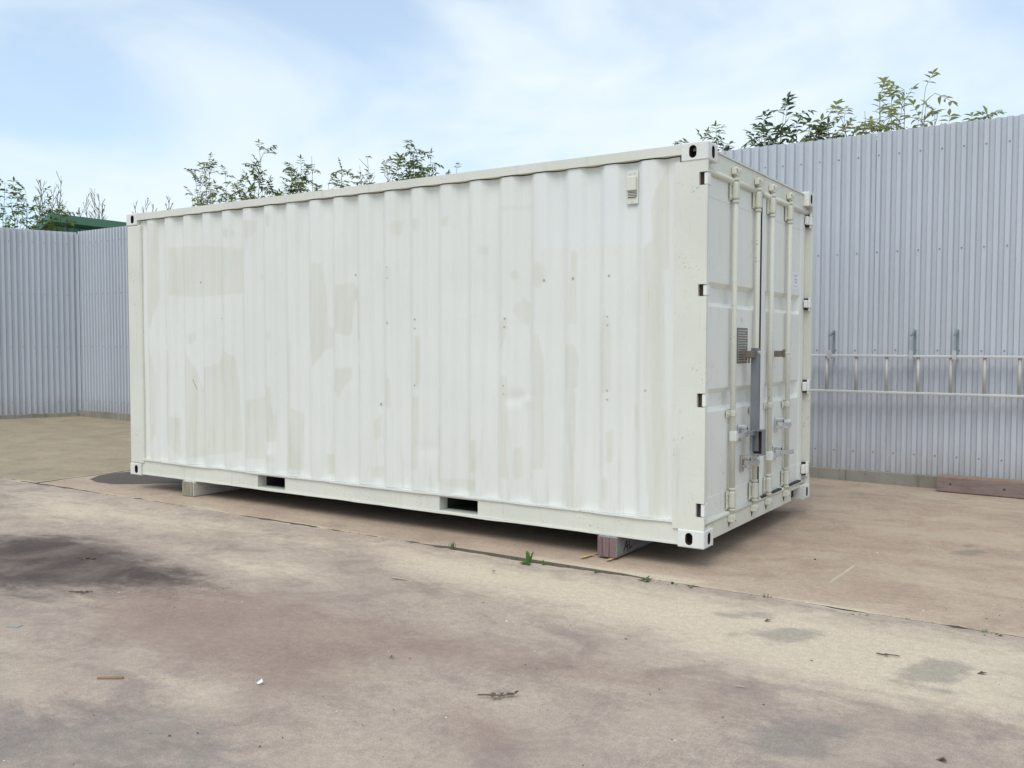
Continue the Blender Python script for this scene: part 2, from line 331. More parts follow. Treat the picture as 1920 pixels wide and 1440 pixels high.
# ------------------------------------------------------------------ ground
g = MB(); g.add([(-1500, -1500, -0.09), (1500, -1500, -0.09), (1500, 1500, -0.09), (-1500, 1500, -0.09)], [(0, 1, 2, 3)])
g.build('ground', M['grassland'], kind='structure')
yard = link('concrete_yard', None, None, kind='structure')
JY, JX = -0.36, -7.18
def pxpoly(pts): return [tuple(gnd(*q)[:2]) for q in pts]
def ell(cx, cy, rx, ry, n=14): return [(cx+rx*math.cos(k*6.2832/n), cy+ry*math.sin(k*6.2832/n)) for k in range(n)]
STAINS = [  # channel, photo outline on the ground, softness (m), strength
 ('wet', [(-300, 1020), (-60, 1008), (60, 1004), (130, 1004), (190, 1014), (245, 1032), (320, 1058), (360, 1066), (395, 1080), (370, 1100), (250, 1106), (60, 1112), (-300, 1120)], 0.30, 1.0),
 ('wet', [(-300, 1035), (200, 1050), (330, 1066), (400, 1088), (480, 1108), (400, 1124), (260, 1132), (60, 1140), (-300, 1150)], 0.45, 0.62),
 ('wet', [(580, 1318), (620, 1306), (660, 1318), (650, 1342), (600, 1342)], 0.10, 0.50),
 ('wet', [(0, 1195), (90, 1200), (70, 1215), (0, 1215)], 0.15, 0.35),
 ('puddle', [(168, 899), (185, 892), (215, 887), (260, 884), (330, 884), (400, 892), (400, 905), (330, 906), (260, 908), (215, 908), (180, 904)], 0.12, 1.0),
 ('brown', [(260, 1080), (480, 1110), (700, 1160), (900, 1210), (1100, 1238), (1260, 1280), (1150, 1290), (950, 1262), (700, 1240), (600, 1300), (480, 1300), (330, 1230), (180, 1200), (150, 1150)], 0.45, 0.95),
 ('brown', [(780, 1320), (900, 1330), (1010, 1390), (980, 1430), (860, 1390)], 0.25, 0.8),
 ('brown', [(1280, 1255), (1400, 1290), (1420, 1340), (1330, 1360), (1250, 1320)], 0.3, 0.7),
 ('brown', [(60, 1290), (260, 1320), (240, 1370), (40, 1380)], 0.3, 0.6),
 ('grey', ell(1755, 1262, 78, 26), 0.10, 1.0), ('grey', [(1600, 1262), (1720, 1275), (1850, 1310), (1780, 1312), (1650, 1285)], 0.10, 0.75),
 ('grey', ell(1395, 1155, 62, 10), 0.12, 0.9), ('grey', ell(1475, 1192, 75, 17), 0.12, 0.95), ('grey', ell(1375, 1192, 22, 9), 0.08, 0.9),
 ('grey', ell(1500, 1388, 105, 42), 0.12, 1.0), ('grey', ell(1815, 1038, 34, 7), 0.10, 1.0), ('grey', ell(1818, 1023, 14, 4), 0.08, 1.0),
 ('grey', ell(1640, 1125, 60, 8), 0.15, 0.7), ('grey', ell(1050, 1250, 120, 16), 0.25, 0.7), ('grey', ell(800, 1130, 160, 20), 0.4, 0.5), ('grey', ell(1400, 1070, 60, 6), 0.2, 0.5),
 ('grey', ell(150, 1400, 330, 85), 0.4, 0.95), ('grey', ell(700, 1100, 40, 6), 0.12, 0.6), ('grey', ell(55, 886, 38, 5), 0.25, 0.8),
 ('grey', [(1540, 905), (1920, 935), (1920, 985), (1700, 960), (1540, 940)], 0.5, 0.55),
 ('light', [(700, 1018), (1050, 1072), (1400, 1128), (1990, 1222), (1990, 1370), (1700, 1330), (1560, 1300), (1420, 1265), (1200, 1195), (1000, 1130), (750, 1075)], 0.40, 0.88),
 ('light', [(0, 905), (240, 940), (500, 985), (700, 1020), (600, 1040), (400, 1010), (150, 990), (0, 985)], 0.5, 0.62),
 ('light', [(1500, 1330), (1800, 1330), (1980, 1400), (1980, 1330), (1700, 1290), (1450, 1300)], 0.3, 0.7),
 ('light', [(250, 1270), (400, 1260), (470, 1290), (430, 1330), (300, 1330)], 0.2, 0.6),
 ('light', [(330, 1030), (600, 1060), (620, 1090), (420, 1080)], 0.3, 0.7),
 ('light', [(960, 1050), (1300, 1100), (1330, 1090), (1000, 1040)], 0.12, 0.8),
 ('scratch', [(1030, 1330), (1160, 1310), (1290, 1345), (1420, 1400), (1460, 1500), (1200, 1500), (1090, 1400)], 0.2, 1.0),
 ('scratch', [(720, 1220), (900, 1235), (1000, 1275), (960, 1300), (840, 1275)], 0.15, 0.85),
]
STW = [(c, pxpoly(p), s, k) for c, p, s, k in STAINS]
def slab_lines(a, b, fa, fb, st):
    f = np.arange(max(a, fa), min(b, fb), st)
    lo = np.arange(a, fa, 0.8) if a < fa else np.array([a]); hi = np.arange(fb, b, 0.8) if b > fb else np.array([b])
    return np.unique(np.round(np.concatenate([lo, f, hi, [a, b]]), 4))
def make_slab(x0, x1, y0, y1, mat, z, fx, fy):
    us = slab_lines(x0, x1, fx[0], fx[1], 0.04); vs = slab_lines(y0, y1, fy[0], fy[1], 0.04)
    def fn(U, V):
        U2, V2 = U.copy(), V.copy(); Z = np.full_like(U, z)
        for i in range(len(U)):
            x, y = U[i], V[i]
            if y in (y0, y1):
                V2[i] += (mnoise.noise((x*4, y, 1))*0.009 + mnoise.noise((x*14, y, 2))*0.006 + max(0, mnoise.noise((x*9, y, 5))-0.2)*0.055*(1 if y == y0 else -1))
                Z[i] -= 0.002 + 0.006*max(0, mnoise.noise((x*6, y, 3)))
            if x in (x0, x1):
                U2[i] += mnoise.noise((x, y*5, 1))*0.006; Z[i] -= 0.002
        Z += 0.004*np.sin(U*0.9+V*0.6) + 0.003*np.sin(U*2.3-V*1.9)
        return np.stack([U2, V2, Z], 1)
    me, U, V = grid_mesh('slab', us, vs, fn, mat); P = np.stack([U, V], 1)
    for ch in ('wet', 'puddle', 'brown', 'grey', 'light', 'scratch'):
        a = np.zeros(len(P))
        for c, poly, s, k in STW:
            if c == ch: a = np.maximum(a, k*np.clip(0.5+sdf_poly(P, poly)/(2*s), 0, 1))
        if ch == 'light':           # worn pale arrises along the joints
            nn_ = np.array([mnoise.noise((x*1.7, y*0.3, 4)) for x, y in P])
            a = np.maximum(a, (0.62+0.5*nn_)*np.exp(-((P[:, 1]-JY)/0.055)**2))
            a = np.maximum(a, np.where(P[:, 1] > JY, 0.7, 0)*np.exp(-((P[:, 0]-JX)/0.07)**2))
        add_attr(me, ch, a)
    link('slab', me, yard)
make_slab(-26, 14, -16, JY-0.010, M['conc_front'], 0.004, (-8.5, 3.4), (-4.8, 0))
make_slab(JX+0.019, 14, JY+0.010, 7, M['conc_back'], 0.0, (-7.2, 3.4), (-0.4, 3.0))
make_slab(-26, JX-0.019, JY+0.010, 9, M['conc_left'], 0.0, (-9.0, -7.1), (-0.4, 2.5))
j = MB(); j.box(-26, 14, JY-0.05, JY+0.05, -0.06, -0.003); j.box(JX-0.05, JX+0.05, JY+0.051, 9, -0.06, -0.001); j.build('joint_filler', M['soil'], yard)
# worn yellow paint dashes beside the near bearer
M['yellow'] = paint_mat('worn_yellow_paint', (0.60, 0.42, 0.12), (0.48, 0.37, 0.18), 0.8, (0.38, 0.29, 0.2), 0.9, streak=False, fine=25)
def paint_dash(a, b, wd, name='painted_dash', mat='yellow'):
    a, b = gnd(*a), gnd(*b); d = (b-a)[:2]; d /= np.linalg.norm(d); n_ = np.array([-d[1], d[0]])*wd/2
    q = MB(); k = 9; vs = []
    for i in range(k):
        c = a[:2]+(b-a)[:2]*i/(k-1)
        for s in (-1, 1):
            r_ = rng.uniform(0.7, 1.15) if 0 < i < k-1 else 0.45
            vs.append((*(c+n_*s*r_), 0.0065))
    q.add(vs, [(2*i, 2*i+1, 2*i+3, 2*i+2) for i in range(k-1)]); q.build(name, M[mat], yard)
paint_dash((1089, 1047), (1112, 1041), 0.035); paint_dash((1115, 1040), (1135, 1035), 0.028); paint_dash((1138, 1052), (1153, 1047), 0.035)
M['scrape'] = paint_mat('pale_scrape', (0.56, 0.47, 0.38), (0.48, 0.39, 0.31), 0.9, (0.40, 0.31, 0.24), 0.9, streak=False, fine=25)
for a, b, wd in (((1556, 1094), (1602, 1062), 0.022), ((1732, 1079), (1764, 1069), 0.014), ((1740, 1096), (1746, 1080), 0.012), ((1543, 990), (1553, 987), 0.012), ((1378, 1288), (1398, 1291), 0.007),
                 ((735, 1084), (760, 1088), 0.016)):
    paint_dash(a, b, wd, 'scrape_mark', 'scrape')

# ------------------------------------------------------------------ container
LEN, WID, HGT = 6.058, 2.438, 2.591
CW, CDp, CH = 0.178, 0.162, 0.118
box = thing('shipping_container', 'off-white corrugated steel shipping container with patched paint, raised on timber bearers', 'container', (0, 0, ZB))
PATCH7 = [[(270, 235), (460, 222), (658, 240), (658, 468), (430, 490), (270, 482)],
 [(1010, 305), (1060, 320), (1070, 420), (1085, 640), (1125, 660), (1125, 755), (1070, 760), (1050, 810), (1020, 850), (995, 700), (990, 480)],
 [(345, 740), (400, 860), (435, 970), (440, 870), (520, 830), (545, 700), (560, 770), (605, 800), (625, 1000), (640, 1290), (345, 1330)],
 [(155, 110), (205, 110), (212, 500), (175, 650), (160, 640)], [(160, 720), (205, 900), (205, 1200), (165, 1260)],
 [(245, 755), (270, 770), (275, 1110), (320, 1120), (320, 1330), (245, 1220)], [(880, 715), (905, 720), (905, 1060), (960, 1100), (960, 1390), (885, 1380)],
 [(760, 950), (800, 960), (805, 1100), (825, 1110), (825, 1240), (770, 1240)], [(665, 1030), (755, 1010), (755, 1330), (665, 1330)],
 ell(385, 705, 14, 32), ell(785, 690, 13, 24), ell(740, 387, 11, 18), [(545, 520), (560, 530), (552, 640)],
 [(660, 90), (715, 95), (715, 150), (665, 200)], ell(785, 90, 14, 40), ell(575, 160, 28, 25)]
PATCH8 = [[(165, 370), (240, 360), (250, 385), (270, 385), (265, 430), (240, 440), (230, 585), (215, 600), (165, 580)], [(256, 440), (270, 440), (270, 620), (258, 610)],
 [(160, 745), (230, 740), (230, 790), (210, 820), (185, 880), (160, 840)], [(265, 720), (276, 720), (276, 880), (266, 880)],
 [(415, 85), (460, 80), (455, 145), (420, 145)], [(510, 70), (550, 65), (550, 130), (515, 128)], [(645, 70), (680, 55), (672, 105), (645, 105)], [(810, 195), (848, 190), (846, 236), (812, 236)],
 [(395, 285), (420, 300), (415, 345), (395, 345)], [(955, 310), (978, 305), (985, 345), (955, 345)], [(390, 790), (410, 780), (416, 920), (390, 925)],
 [(330, 980), (365, 950), (360, 1050), (335, 1075)], [(507, 870), (543, 870), (543, 1200), (507, 1210)], [(525, 600), (550, 600), (548, 800), (528, 860)],
 [(623, 1010), (638, 1010), (632, 1260), (614, 1260)], [(770, 1070), (805, 1065), (805, 1210), (772, 1210)],
 [(900, 540), (940, 515), (935, 600), (905, 680)], [(908, 780), (940, 780), (940, 1240), (912, 1240)], [(968, 1110), (1000, 1100), (1000, 1245), (966, 1250)],
 ell(1080, 325, 33, 58), [(960, 480), (1000, 430), (1035, 450), (1030, 560), (990, 540)], [(1057, 595), (1080, 592), (1110, 720), (1105, 1200), (1055, 1200)],
 [(1230, 222), (1260, 220), (1250, 545), (1215, 548)], [(1195, 645), (1240, 635), (1265, 700), (1260, 830), (1200, 850)], [(1215, 850), (1250, 850), (1245, 1390), (1210, 1380)],
 [(1350, 600), (1380, 480), (1408, 560), (1408, 850), (1362, 860)], [(1505, 910), (1525, 910), (1525, 1030), (1510, 1030)], [(1386, 1030), (1420, 1025), (1418, 1170), (1388, 1170)], [(1366, 1240), (1392, 1240), (1390, 1340), (1364, 1340)],
 [(1555, 210), (1632, 120), (1660, 1420), (1580, 1420), (1550, 900)], [(1590, 0), (1660, -200), (1660, 300), (1600, 300)], [(330, 1190), (375, 1190), (375, 1235), (330, 1235)],
 [(115, 1135), (155, 1130), (155, 1220), (120, 1225)], [(640, 1240), (800, 1250), (800, 1300), (640, 1270)], [(912, 18), (1045, 10), (1045, 30), (915, 36)]]
TOPWHITE = [[(1012, 300), (1215, 275), (1222, 455), (1012, 468)]]
def side_xz(pts, ox, oy, s):
    out = []
    for q in pts:
        p = aty(ox+q[0]/s, oy+q[1]/s, 0.02); out.append((p[0], p[2]-ZB))
    return out
PATCHES = [side_xz(p, 220, 380, 2.769) for p in PATCH7] + [side_xz(p, 560, 380, 2.4) for p in PATCH8]
COOL = [side_xz(p, 0, 0, 1.0) for p in TOPWHITE]

m, t, p = new_mat('patched_white_panel_paint')
v = coord(t); vs_ = coord(t, (10, 10, 0.8)); vb = coord(t, (30, 30, 1.2))
def at_n(nm): n = N(t, 'ShaderNodeAttribute'); n.attribute_name = nm; return n.outputs['Fac']
n1 = noise_n(t, v, 1.3, 5); n2 = noise_n(t, vs_, 1.5, 6, 0.6); n3 = noise_n(t, v, 40, 4); brush = noise_n(t, vb, 1.0, 4); e1 = noise_n(t, coord(t, (26, 26, 5)), 1.0, 6, 0.7)
c = mix_n(t, rng_n(t, n1, 0.35, 0.65), (0.77, 0.77, 0.72), (0.745, 0.745, 0.695))
c = mix_n(t, rng_n(t, brush, 0.48, 0.70, 0, 0.32), c, (0.71, 0.70, 0.645))
c = mix_n(t, rng_n(t, at_n('cool'), 0.45, 0.55, 0, 0.8), c, (0.755, 0.772, 0.735))
pm = rng_n(t, math_n(t, 'ADD', at_n('patch'), math_n(t, 'MULTIPLY', math_n(t, 'SUBTRACT', e1, 0.5), 0.40)), 0.38, 0.62)
pm = math_n(t, 'MULTIPLY', pm, rng_n(t, n2, 0.3, 0.7, 0.45, 0.95))
c = mix_n(t, pm, c, (0.685, 0.675, 0.585))
c = mix_n(t, math_n(t, 'MULTIPLY', rng_n(t, n2, 0.52, 0.78), rng_n(t, at_n('low'), 0.0, 1.0, 0.10, 0.55, False)), c, (0.47, 0.45, 0.36))
c = mix_n(t, rng_n(t, n3, 0.69, 0.78, 0, 0.30), c, (0.40, 0.36, 0.28))
rs = noise_n(t, coord(t, (16, 16, 0.55), (4, 2, 1)), 1.4, 4, 0.55)
c = mix_n(t, rng_n(t, rs, 0.66, 0.78, 0, 0.28), c, (0.46, 0.40, 0.30))
L(t, c, p.inputs['Base Color']); L(t, rng_n(t, n2, 0.3, 0.7, 0.38, 0.55), p.inputs['Roughness'])
bump_n(t, p, math_n(t, 'ADD', math_n(t, 'MULTIPLY', n1, 2.5), math_n(t, 'MULTIPLY', n3, 0.25)), 0.12, 0.02)
M['panel'] = m

def wave(X):
    ph = (X + 0.41 + 0.139) % 0.278 - 0.139; a = np.abs(ph)
    s = np.clip((a-0.034)/0.074, 0, 1); s = s*s*(3-2*s)
    y = 0.010 + 0.037*s
    fade = np.clip((-0.245-X)/0.05, 0, 1)*np.clip((X+5.80)/0.05, 0, 1)
    return 0.034*(1-fade) + y*fade
px_ = [-0.20]
while px_[-1] > -5.86: px_.append(px_[-1]-0.0165)
pxs = np.array(px_[::-1]); pzs = np.concatenate([[0.168], np.arange(0.185, 2.53, 0.024)])
def side_fn(near):
    def fn(X, Z):
        y = wave(X)
        dent = np.array([mnoise.noise((x*1.3, z*1.1, 3.7))*0.005 + mnoise.noise((x*4.0, z*2.6, 9.1))*0.0022 for x, z in zip(X, Z)])
        y = y + dent*np.clip((Z-0.17)/0.15, 0, 1)*np.clip((2.53-Z)/0.12, 0, 1)
        for (bx, bz, r_, k) in ((-1.45, 0.92, 0.07, 0.012), (-1.36, 0.90, 0.05, -0.008), (-4.05, 0.33, 0.06, -0.01), (-2.25, 0.5, 0.08, 0.006)):
            y = y + k*np.exp(-((X-bx)**2+((Z-bz)*1.6)**2)/r_**2)
        return np.stack([X, y if near else WID-y, Z], 1)
    return fn
me, U, V = grid_mesh('side_panel', pxs, pzs, side_fn(True), M['panel']); P2 = np.stack([U, V], 1)
pa = np.zeros(len(P2))
for q in PATCHES: pa = np.maximum(pa, np.clip(0.5+sdf_poly(P2, q)/0.10, 0, 1))
add_attr(me, 'patch', pa)
ca = np.zeros(len(P2))
for q in COOL: ca = np.maximum(ca, np.clip(0.5+sdf_poly(P2, q)/0.12, 0, 1))
add_attr(me, 'cool', ca); add_attr(me, 'low', np.clip((0.9-V)/0.8, 0, 1))
link('side_panel', me, box, label='corrugated long side with beige touch-up patches')
me2, _, _ = grid_mesh('side_panel', pxs[::2], pzs[::8], side_fn(False), M['door']); link('side_panel', me2, box)
# bolt heads and filled holes scattered over the near side
dots = [(560+a/2.4, 380+b/2.4) for a, b in ((400, 290), (402, 340), (527, 525), (527, 565), (525, 820), (930, 520), (928, 558), (925, 823), (925, 860), (1238, 340), (1400, 328),
        (1393, 512), (1393, 550), (1392, 845), (1392, 885), (1563, 845), (1107, 348), (360, 905), (247, 323), (402, 540), (905, 1000), (1255, 858), (1570, 320), (940, 1190))] \
       + [(220+a/2.769, 380+b/2.769) for a, b in ((420, 412), (532, 600), (738, 400), (490, 300))]
for dx, dy in dots[:20]+dots[24:26]:
    q = aty(dx, dy, 0.02); y_ = float(wave(np.array([q[0]]))[0]); b_ = MB(); r_ = rng.uniform(0.006, 0.010)
    b_.tube([(q[0], y_+0.006, q[2]-ZB), (q[0], y_-0.004, q[2]-ZB), (q[0], y_-0.006, q[2]-ZB)], [r_, r_, r_*0.6], 8)
    b_.build('filled_bolt', M['plug'], box)
sc_ = MB(); a_, b_ = aty(220+393/2.769, 380+915/2.769, 0.02), aty(220+405/2.769, 380+970/2.769, 0.02)
ww = lambda q: float(wave(np.array([q[0]]))[0])
sc_.tube([(a_[0], ww(a_)-0.001, a_[2]-ZB), (b_[0], ww(b_)-0.001, b_[2]-ZB)], 0.002, 5); sc_.build('scratch', M['brownsteel'], box)

# rails
def rail_wavy(x0, x1, y0, y1, z0, z1, mat, name, amp=0.003, seed=0, step=0.09):
    n = max(2, int(abs(x1-x0)/step)); q = MB(); vs = []
    for i in range(n+1):
        x = x0+(x1-x0)*i/n; d = mnoise.noise((x*2.1, seed, 0.5))*amp + mnoise.noise((x*7.0, seed, 3.5))*amp*0.6
        vs += [(x, y0+d, z0+d*0.8), (x, y1, z0+d*0.8), (x, y1, z1), (x, y0+d, z1+d*0.5)]
    fs = [(i*4+k, i*4+(k+1) % 4, i*4+4+(k+1) % 4, i*4+4+k) for i in range(n) for k in range(4)] + [(0, 1, 2, 3), (4*n+3, 4*n+2, 4*n+1, 4*n)]
    q.add(vs, fs); return q.build(name, mat, box)
rail_wavy(-LEN+CW, -CW, -0.001, 0.062, 2.520, 2.582, M['frame'], 'top_rail', 0.0035, 1)
rail_wavy(-LEN+CW, -CW, WID-0.062, WID-0.002, 2.520, 2.582, M['frame'], 'top_rail', 0.002, 2)
POCK = ((-4.200, -3.852), (-2.148, -1.786))
br = MB(); 
segs = [(-LEN+CW, POCK[0][0]), (POCK[0][1], POCK[1][0]), (POCK[1][1], -CW)]
for a, b in segs: br.box(a, b, 0.020, 0.030, 0.022, 0.152)
for a, b in POCK:
    br.box(a, b, 0.020, 0.030, 0.140, 0.152); br.box(a, b, 0.020, 0.030, 0.022, 0.034)
    br.box(a-0.006, a, 0.0305, 0.12, 0.034, 0.14); br.box(b, b+0.006, 0.0305, 0.12, 0.034, 0.14); br.box(a-0.006, a, 0.1205, 2.3, 0.034, 0.14, 1); br.box(b, b+0.006, 0.1205, 2.3, 0.034, 0.14, 1)  # walls turn dark further in: the tunnel's shade is painted on
    br.box(a, b, 0.0305, 0.13, 0.024, 0.0335); br.box(a, b, 0.1305, 2.3, 0.024, 0.0335, 1); br.box(a, b, 0.0305, 2.3, 0.1405, 0.150, 1)
    br.box(a, b, 2.30, 2.31, 0.034, 0.1400, 1)
br.build('bottom_rail', [M['frame'], M['dark']], box)
rail_wavy(-LEN+CW+0.002, -CW-0.002, 0.004, 0.060, 0.1525, 0.1672, M['panel'] if False else M['casting'], 'rail_flange', 0.006, 5, 0.06)
rail_wavy(-LEN+CW+0.002, -CW-0.002, 0.006, 0.055, 0.0125, 0.0218, M['frame'], 'rail_flange', 0.004, 8, 0.08)
br2 = MB(); br2.box(-LEN+CW, -CW, WID-0.03, WID-0.02, 0.012, 0.165); br2.build('bottom_rail', M['frame'], box)
fl = MB(); fl.box(-LEN+0.1, -0.12, 0.0605, WID-0.031, 0.151, 0.167)
for k in range(18):
    x = -LEN+0.32+k*0.322
    if all(not (a-0.05 < x < b+0.02) for a, b in POCK): fl.box(x, x+0.045, 0.04, WID-0.04, 0.04, 0.151)
fl.build('underframe', M['dark'], box)
rf = MB(); rf.box(-LEN+0.05, -0.101, 0.0625, WID-0.0625, 2.545, 2.568); rf.build('roof', M['door'], box)
fe = MB(); fe.box(-LEN+0.03, -LEN+0.05, 0.10, WID-0.10, 0.12, 2.55); fe.build('front_end', M['door'], box)

# corner castings with obround holes
def casting(x, y, z, sx, sy):
    """corner at (x,y,z..z+CH), body extends towards sx, sy"""
    q = MB(); hw, hh, R = 0.0255, 0.0400, 0.0255; b = 0.007
    X0, X1 = sorted((x, x+sx*CW)); Y0, Y1 = sorted((y, y+sy*CDp))
    def hole_face(P, w_, h_, c):
        # P(a,b,d): a across the face, b up, d depth inward
        nn = 24; loop = []
        for k in range(nn):
            th = 2*math.pi*k/nn; cx, cy = math.cos(th), math.sin(th); cy = 0.0 if abs(cy) < 1e-6 else cy
            loop.append((c+R*cx, h_/2 + R*cy + (hh-R)*(cy > 0) - (hh-R)*(cy < 0)))
        out = []
        for (u_, v_) in loop:
            du, dv = u_-c, (v_-h_/2); k_ = []
            if du > 1e-9: k_.append((w_-b-c)/du)
            if du < -1e-9: k_.append((b-c)/du)
            if dv > 1e-9: k_.append((h_/2-b)/dv)
            if dv < -1e-9: k_.append((-h_/2+b)/dv)
            s_ = min(k_); out.append((c+du*s_, h_/2+dv*s_))
        vs = [P(u_, v_, 0) for u_, v_ in out] + [P(u_, v_, 0) for u_, v_ in loop] + [P(u_, v_, 0.022) for u_, v_ in loop]
        q.add(vs, [(k, (k+1) % nn, nn+(k+1) % nn, nn+k) for k in range(nn)], 0)
        q.add([P(u_, v_, 0.0) for u_, v_ in loop] + [P(u_, v_, 0.075) for u_, v_ in loop], [(k, (k+1) % nn, nn+(k+1) % nn, nn+k) for k in range(nn)] + [tuple(range(nn, 2*nn))], 1)  # hole lining is rust brown, with the shade inside put into the colour
        cs = [(b, b), (w_-b, b), (w_-b, h_-b), (b, h_-b)]      # fill the corners left between the ring and the face outline
        for i, cpt in enumerate(cs):
            a1 = [o_ for o_ in out if abs(o_[0]-cpt[0]) < 1e-6]; a2 = [o_ for o_ in out if abs(o_[1]-cpt[1]) < 1e-6]
            if a1 and a2:
                p1 = min(a1, key=lambda o_: abs(o_[1]-cpt[1])); p2 = min(a2, key=lambda o_: abs(o_[0]-cpt[0]))
                q.add([P(*cpt, 0), P(*p1, 0), P(*p2, 0)], [(0, 1, 2)], 0)
        fr = [(0, 0), (w_, 0), (w_, h_), (0, h_)]
        return cs
    side = lambda a, bb, d: (x+sx*a, y+sy*d, z+bb)
    end = lambda a, bb, d: (x+sx*d, y+sy*a, z+bb)
    hole_face(side, CW, CH, 0.102); hole_face(end, CDp, CH, 0.089)
    # remaining shell: top, bottom, inner faces and rounded edges
    cx = lambda a, bb, c_: (x+sx*a, y+sy*bb, z+c_)
    def quad(*pp): q.add([cx(*k) for k in pp], [(0, 1, 2, 3)], 0)
    for zz, zi in ((0, b), (CH, CH-b)):
        quad((b, b, zz), (CW, b, zz), (CW, CDp, zz), (b, CDp, zz))
        quad((b, 0, zi), (CW-b, 0, zi), (CW-b, b, zz), (b, b, zz)); quad((0, b, zi), (0, CDp-b, zi), (b, CDp-b, zz), (b, b, zz))
        q.add([cx(b, b, zz), cx(b, 0, zi), cx(0, b, zi)], [(0, 1, 2)], 0)
        quad((CW-b, 0, zi), (CW, 0, zi), (CW, b, zz), (CW-b, b, zz)); quad((0, CDp-b, zi), (0, CDp, zi), (b, CDp, zz), (b, CDp-b, zz))
    quad((b, 0, b), (0, b, b), (0, b, CH-b), (b, 0, CH-b))
    quad((CW-b, 0, b), (CW, 0, b), (CW, 0, CH-b), (CW-b, 0, CH-b)); quad((0, CDp-b, b), (0, CDp, b), (0, CDp, CH-b), (0, CDp-b, CH-b))
    quad((CW, 0, 0), (CW, CDp, 0), (CW, CDp, CH), (CW, 0, CH)); quad((0, CDp, 0), (CW, CDp, 0), (CW, CDp, CH), (0, CDp, CH))
    return q.build('corner_casting', [M['casting'], M['rust_and_shade']], box)
for zc in (0.0, HGT-CH):
    for xx, sx in ((0, -1), (-LEN, 1)):
        for yy, sy in ((0, 1), (WID, -1)): casting(xx, yy, zc, sx, sy)

# posts
HZ = ((0.204, 0.294), (0.911, 1.0), (1.618, 1.694), (2.317, 2.400))
def rear_post(mir):
    q = MB(); Y = (lambda a: WID-a) if mir else (lambda a: a)
    def bx(x0, x1, y0, y1, z0, z1, mi=0, bev=0.0): a, b = sorted((Y(y0), Y(y1))); q.box(x0, x1, a, b, z0, z1, mi, bev)
    bx(-0.222, -0.060, 0.006, 0.060, CH, HGT-CH)
    zz = [CH]+[k for h in HZ for k in h]+[HGT-CH]
    for i in range(0, len(zz), 2): bx(-0.060, -0.003, 0.006, 0.026, zz[i], zz[i+1])
    for a, b in HZ: bx(-0.0595, -0.030, 0.030, 0.060, a-0.01, b+0.01, 1)  # dark plates painting in the shade inside the hinge slots
    return q.build('corner_post', [M['frame'], M['rust_and_shade']], box)
rear_post(False); rear_post(True)
for Y0, Y1 in ((0.004, 0.10), (WID-0.10, WID-0.004)):
    q = MB(); q.box(-LEN+0.004, -LEN+0.215, Y0, Y1, CH, HGT-CH, 0, 0.012); q.build('corner_post', M['frame'], box)
hd = MB(); hd.box(-0.10, -0.048, 0.1625, WID-0.1625, 2.445, 2.563, 0, 0.004); hd.box(-0.10, -0.050, 0.027, 0.1620, 2.445, 2.4725); hd.box(-0.10, -0.050, WID-0.162, WID-0.027, 2.445, 2.4725)
hd.box(-0.14, -0.040, 0.1627, WID-0.1627, 2.5632, 2.575); hd.build('door_header', M['frame'], box)
sl = MB(); sl.box(-0.10, -0.046, 0.245, 2.045, 0.016, 0.126, 0, 0.003); sl.box(-0.10, -0.046, 0.1625, 0.2448, 0.100, 0.126); sl.box(-0.10, -0.046, 2.0452, WID-0.1625, 0.100, 0.126)
sl.box(-0.10, -0.093, 0.1625, 0.2448, 0.016, 0.0998, 1); sl.box(-0.10, -0.093, 2.0452, WID-0.1625, 0.016, 0.0998, 1); sl.build('door_sill', [M['frame'], M['rust_and_shade']], box)

# doors
DX = -0.055
def make_door(y0, y1, ra, rb):
    ys = sorted(set([y0, y0+0.012, ra-0.022, ra, ra+0.03, rb-0.03, rb, rb+0.022, y1-0.012, y1] + list(np.linspace(ra+0.05, rb-0.05, 14))))
    zs = [0.13, 0.140]
    for a, b, c_, d_ in ((0.865, 0.895, 0.985, 1.018), (1.560, 1.590, 1.688, 1.722)): zs += [a, b, c_, d_]
    zs = sorted(set(zs + [0.30, 0.302, 0.335, 0.337, 2.268, 2.270, 2.41, 2.42] + list(np.arange(0.36, 2.26, 0.075))))
    ch = lambda z: max(0.0, min(1, (z-0.865)/0.03, (1.018-z)/0.033), min(1, (z-1.560)/0.03, (1.722-z)/0.034))
    def fn(Y, Z):
        out = []
        for y, z in zip(Y, Z):
            k = min(1, max(0, (y-ra)/0.03), max(0, (rb-y)/0.03))
            pan = min(1, max(0, (y-ra+0.022)/0.022), max(0, (rb+0.022-y)/0.022))
            d = 0.007*pan + 0.034*k*max(0.0, ch(z)) + (0.002 if z >= 2.269 or z <= 0.301 else 0)*-1
            d += mnoise.noise((y*1.7, z*1.5, 8.8))*0.003*pan
            if y in (y0, y1) or z in (0.13, 2.42): d = 0.04
            out.append((DX-d, y, z))
        return np.array(out)
    me_, _, _ = grid_mesh('door', ys, zs, fn, M['door'], smooth=False)
    d = link('door', me_, box)
    b_ = MB(); b_.box(-0.13, -0.1005, y0, y1, 0.13, 2.42); b_.build('backing', M['dark'], d)
    return d
dl = make_door(0.075, 1.211, 0.185, 1.095); dr = make_door(1.227, 2.363, 1.343, 2.253)
dl['label'] = 'left door leaf with data plate'; dr['label'] = 'right door leaf with white sticker'
for d, y0, y1 in ((dl, 0.03, 1.205), (dr, 1.233, 2.408)):
    q = MB(); q.tube([(DX+0.004, y0, 2.427), (DX+0.004, y1, 2.427)], 0.022, 10); q.build('gasket_cover', M['frame'], d, smooth=True)
    q = MB(); q.tube([(DX+0.002, y0, 0.147), (DX+0.002, y1, 0.142)], 0.018, 10); q.build('gasket_cover', M['frame'], d, smooth=True)
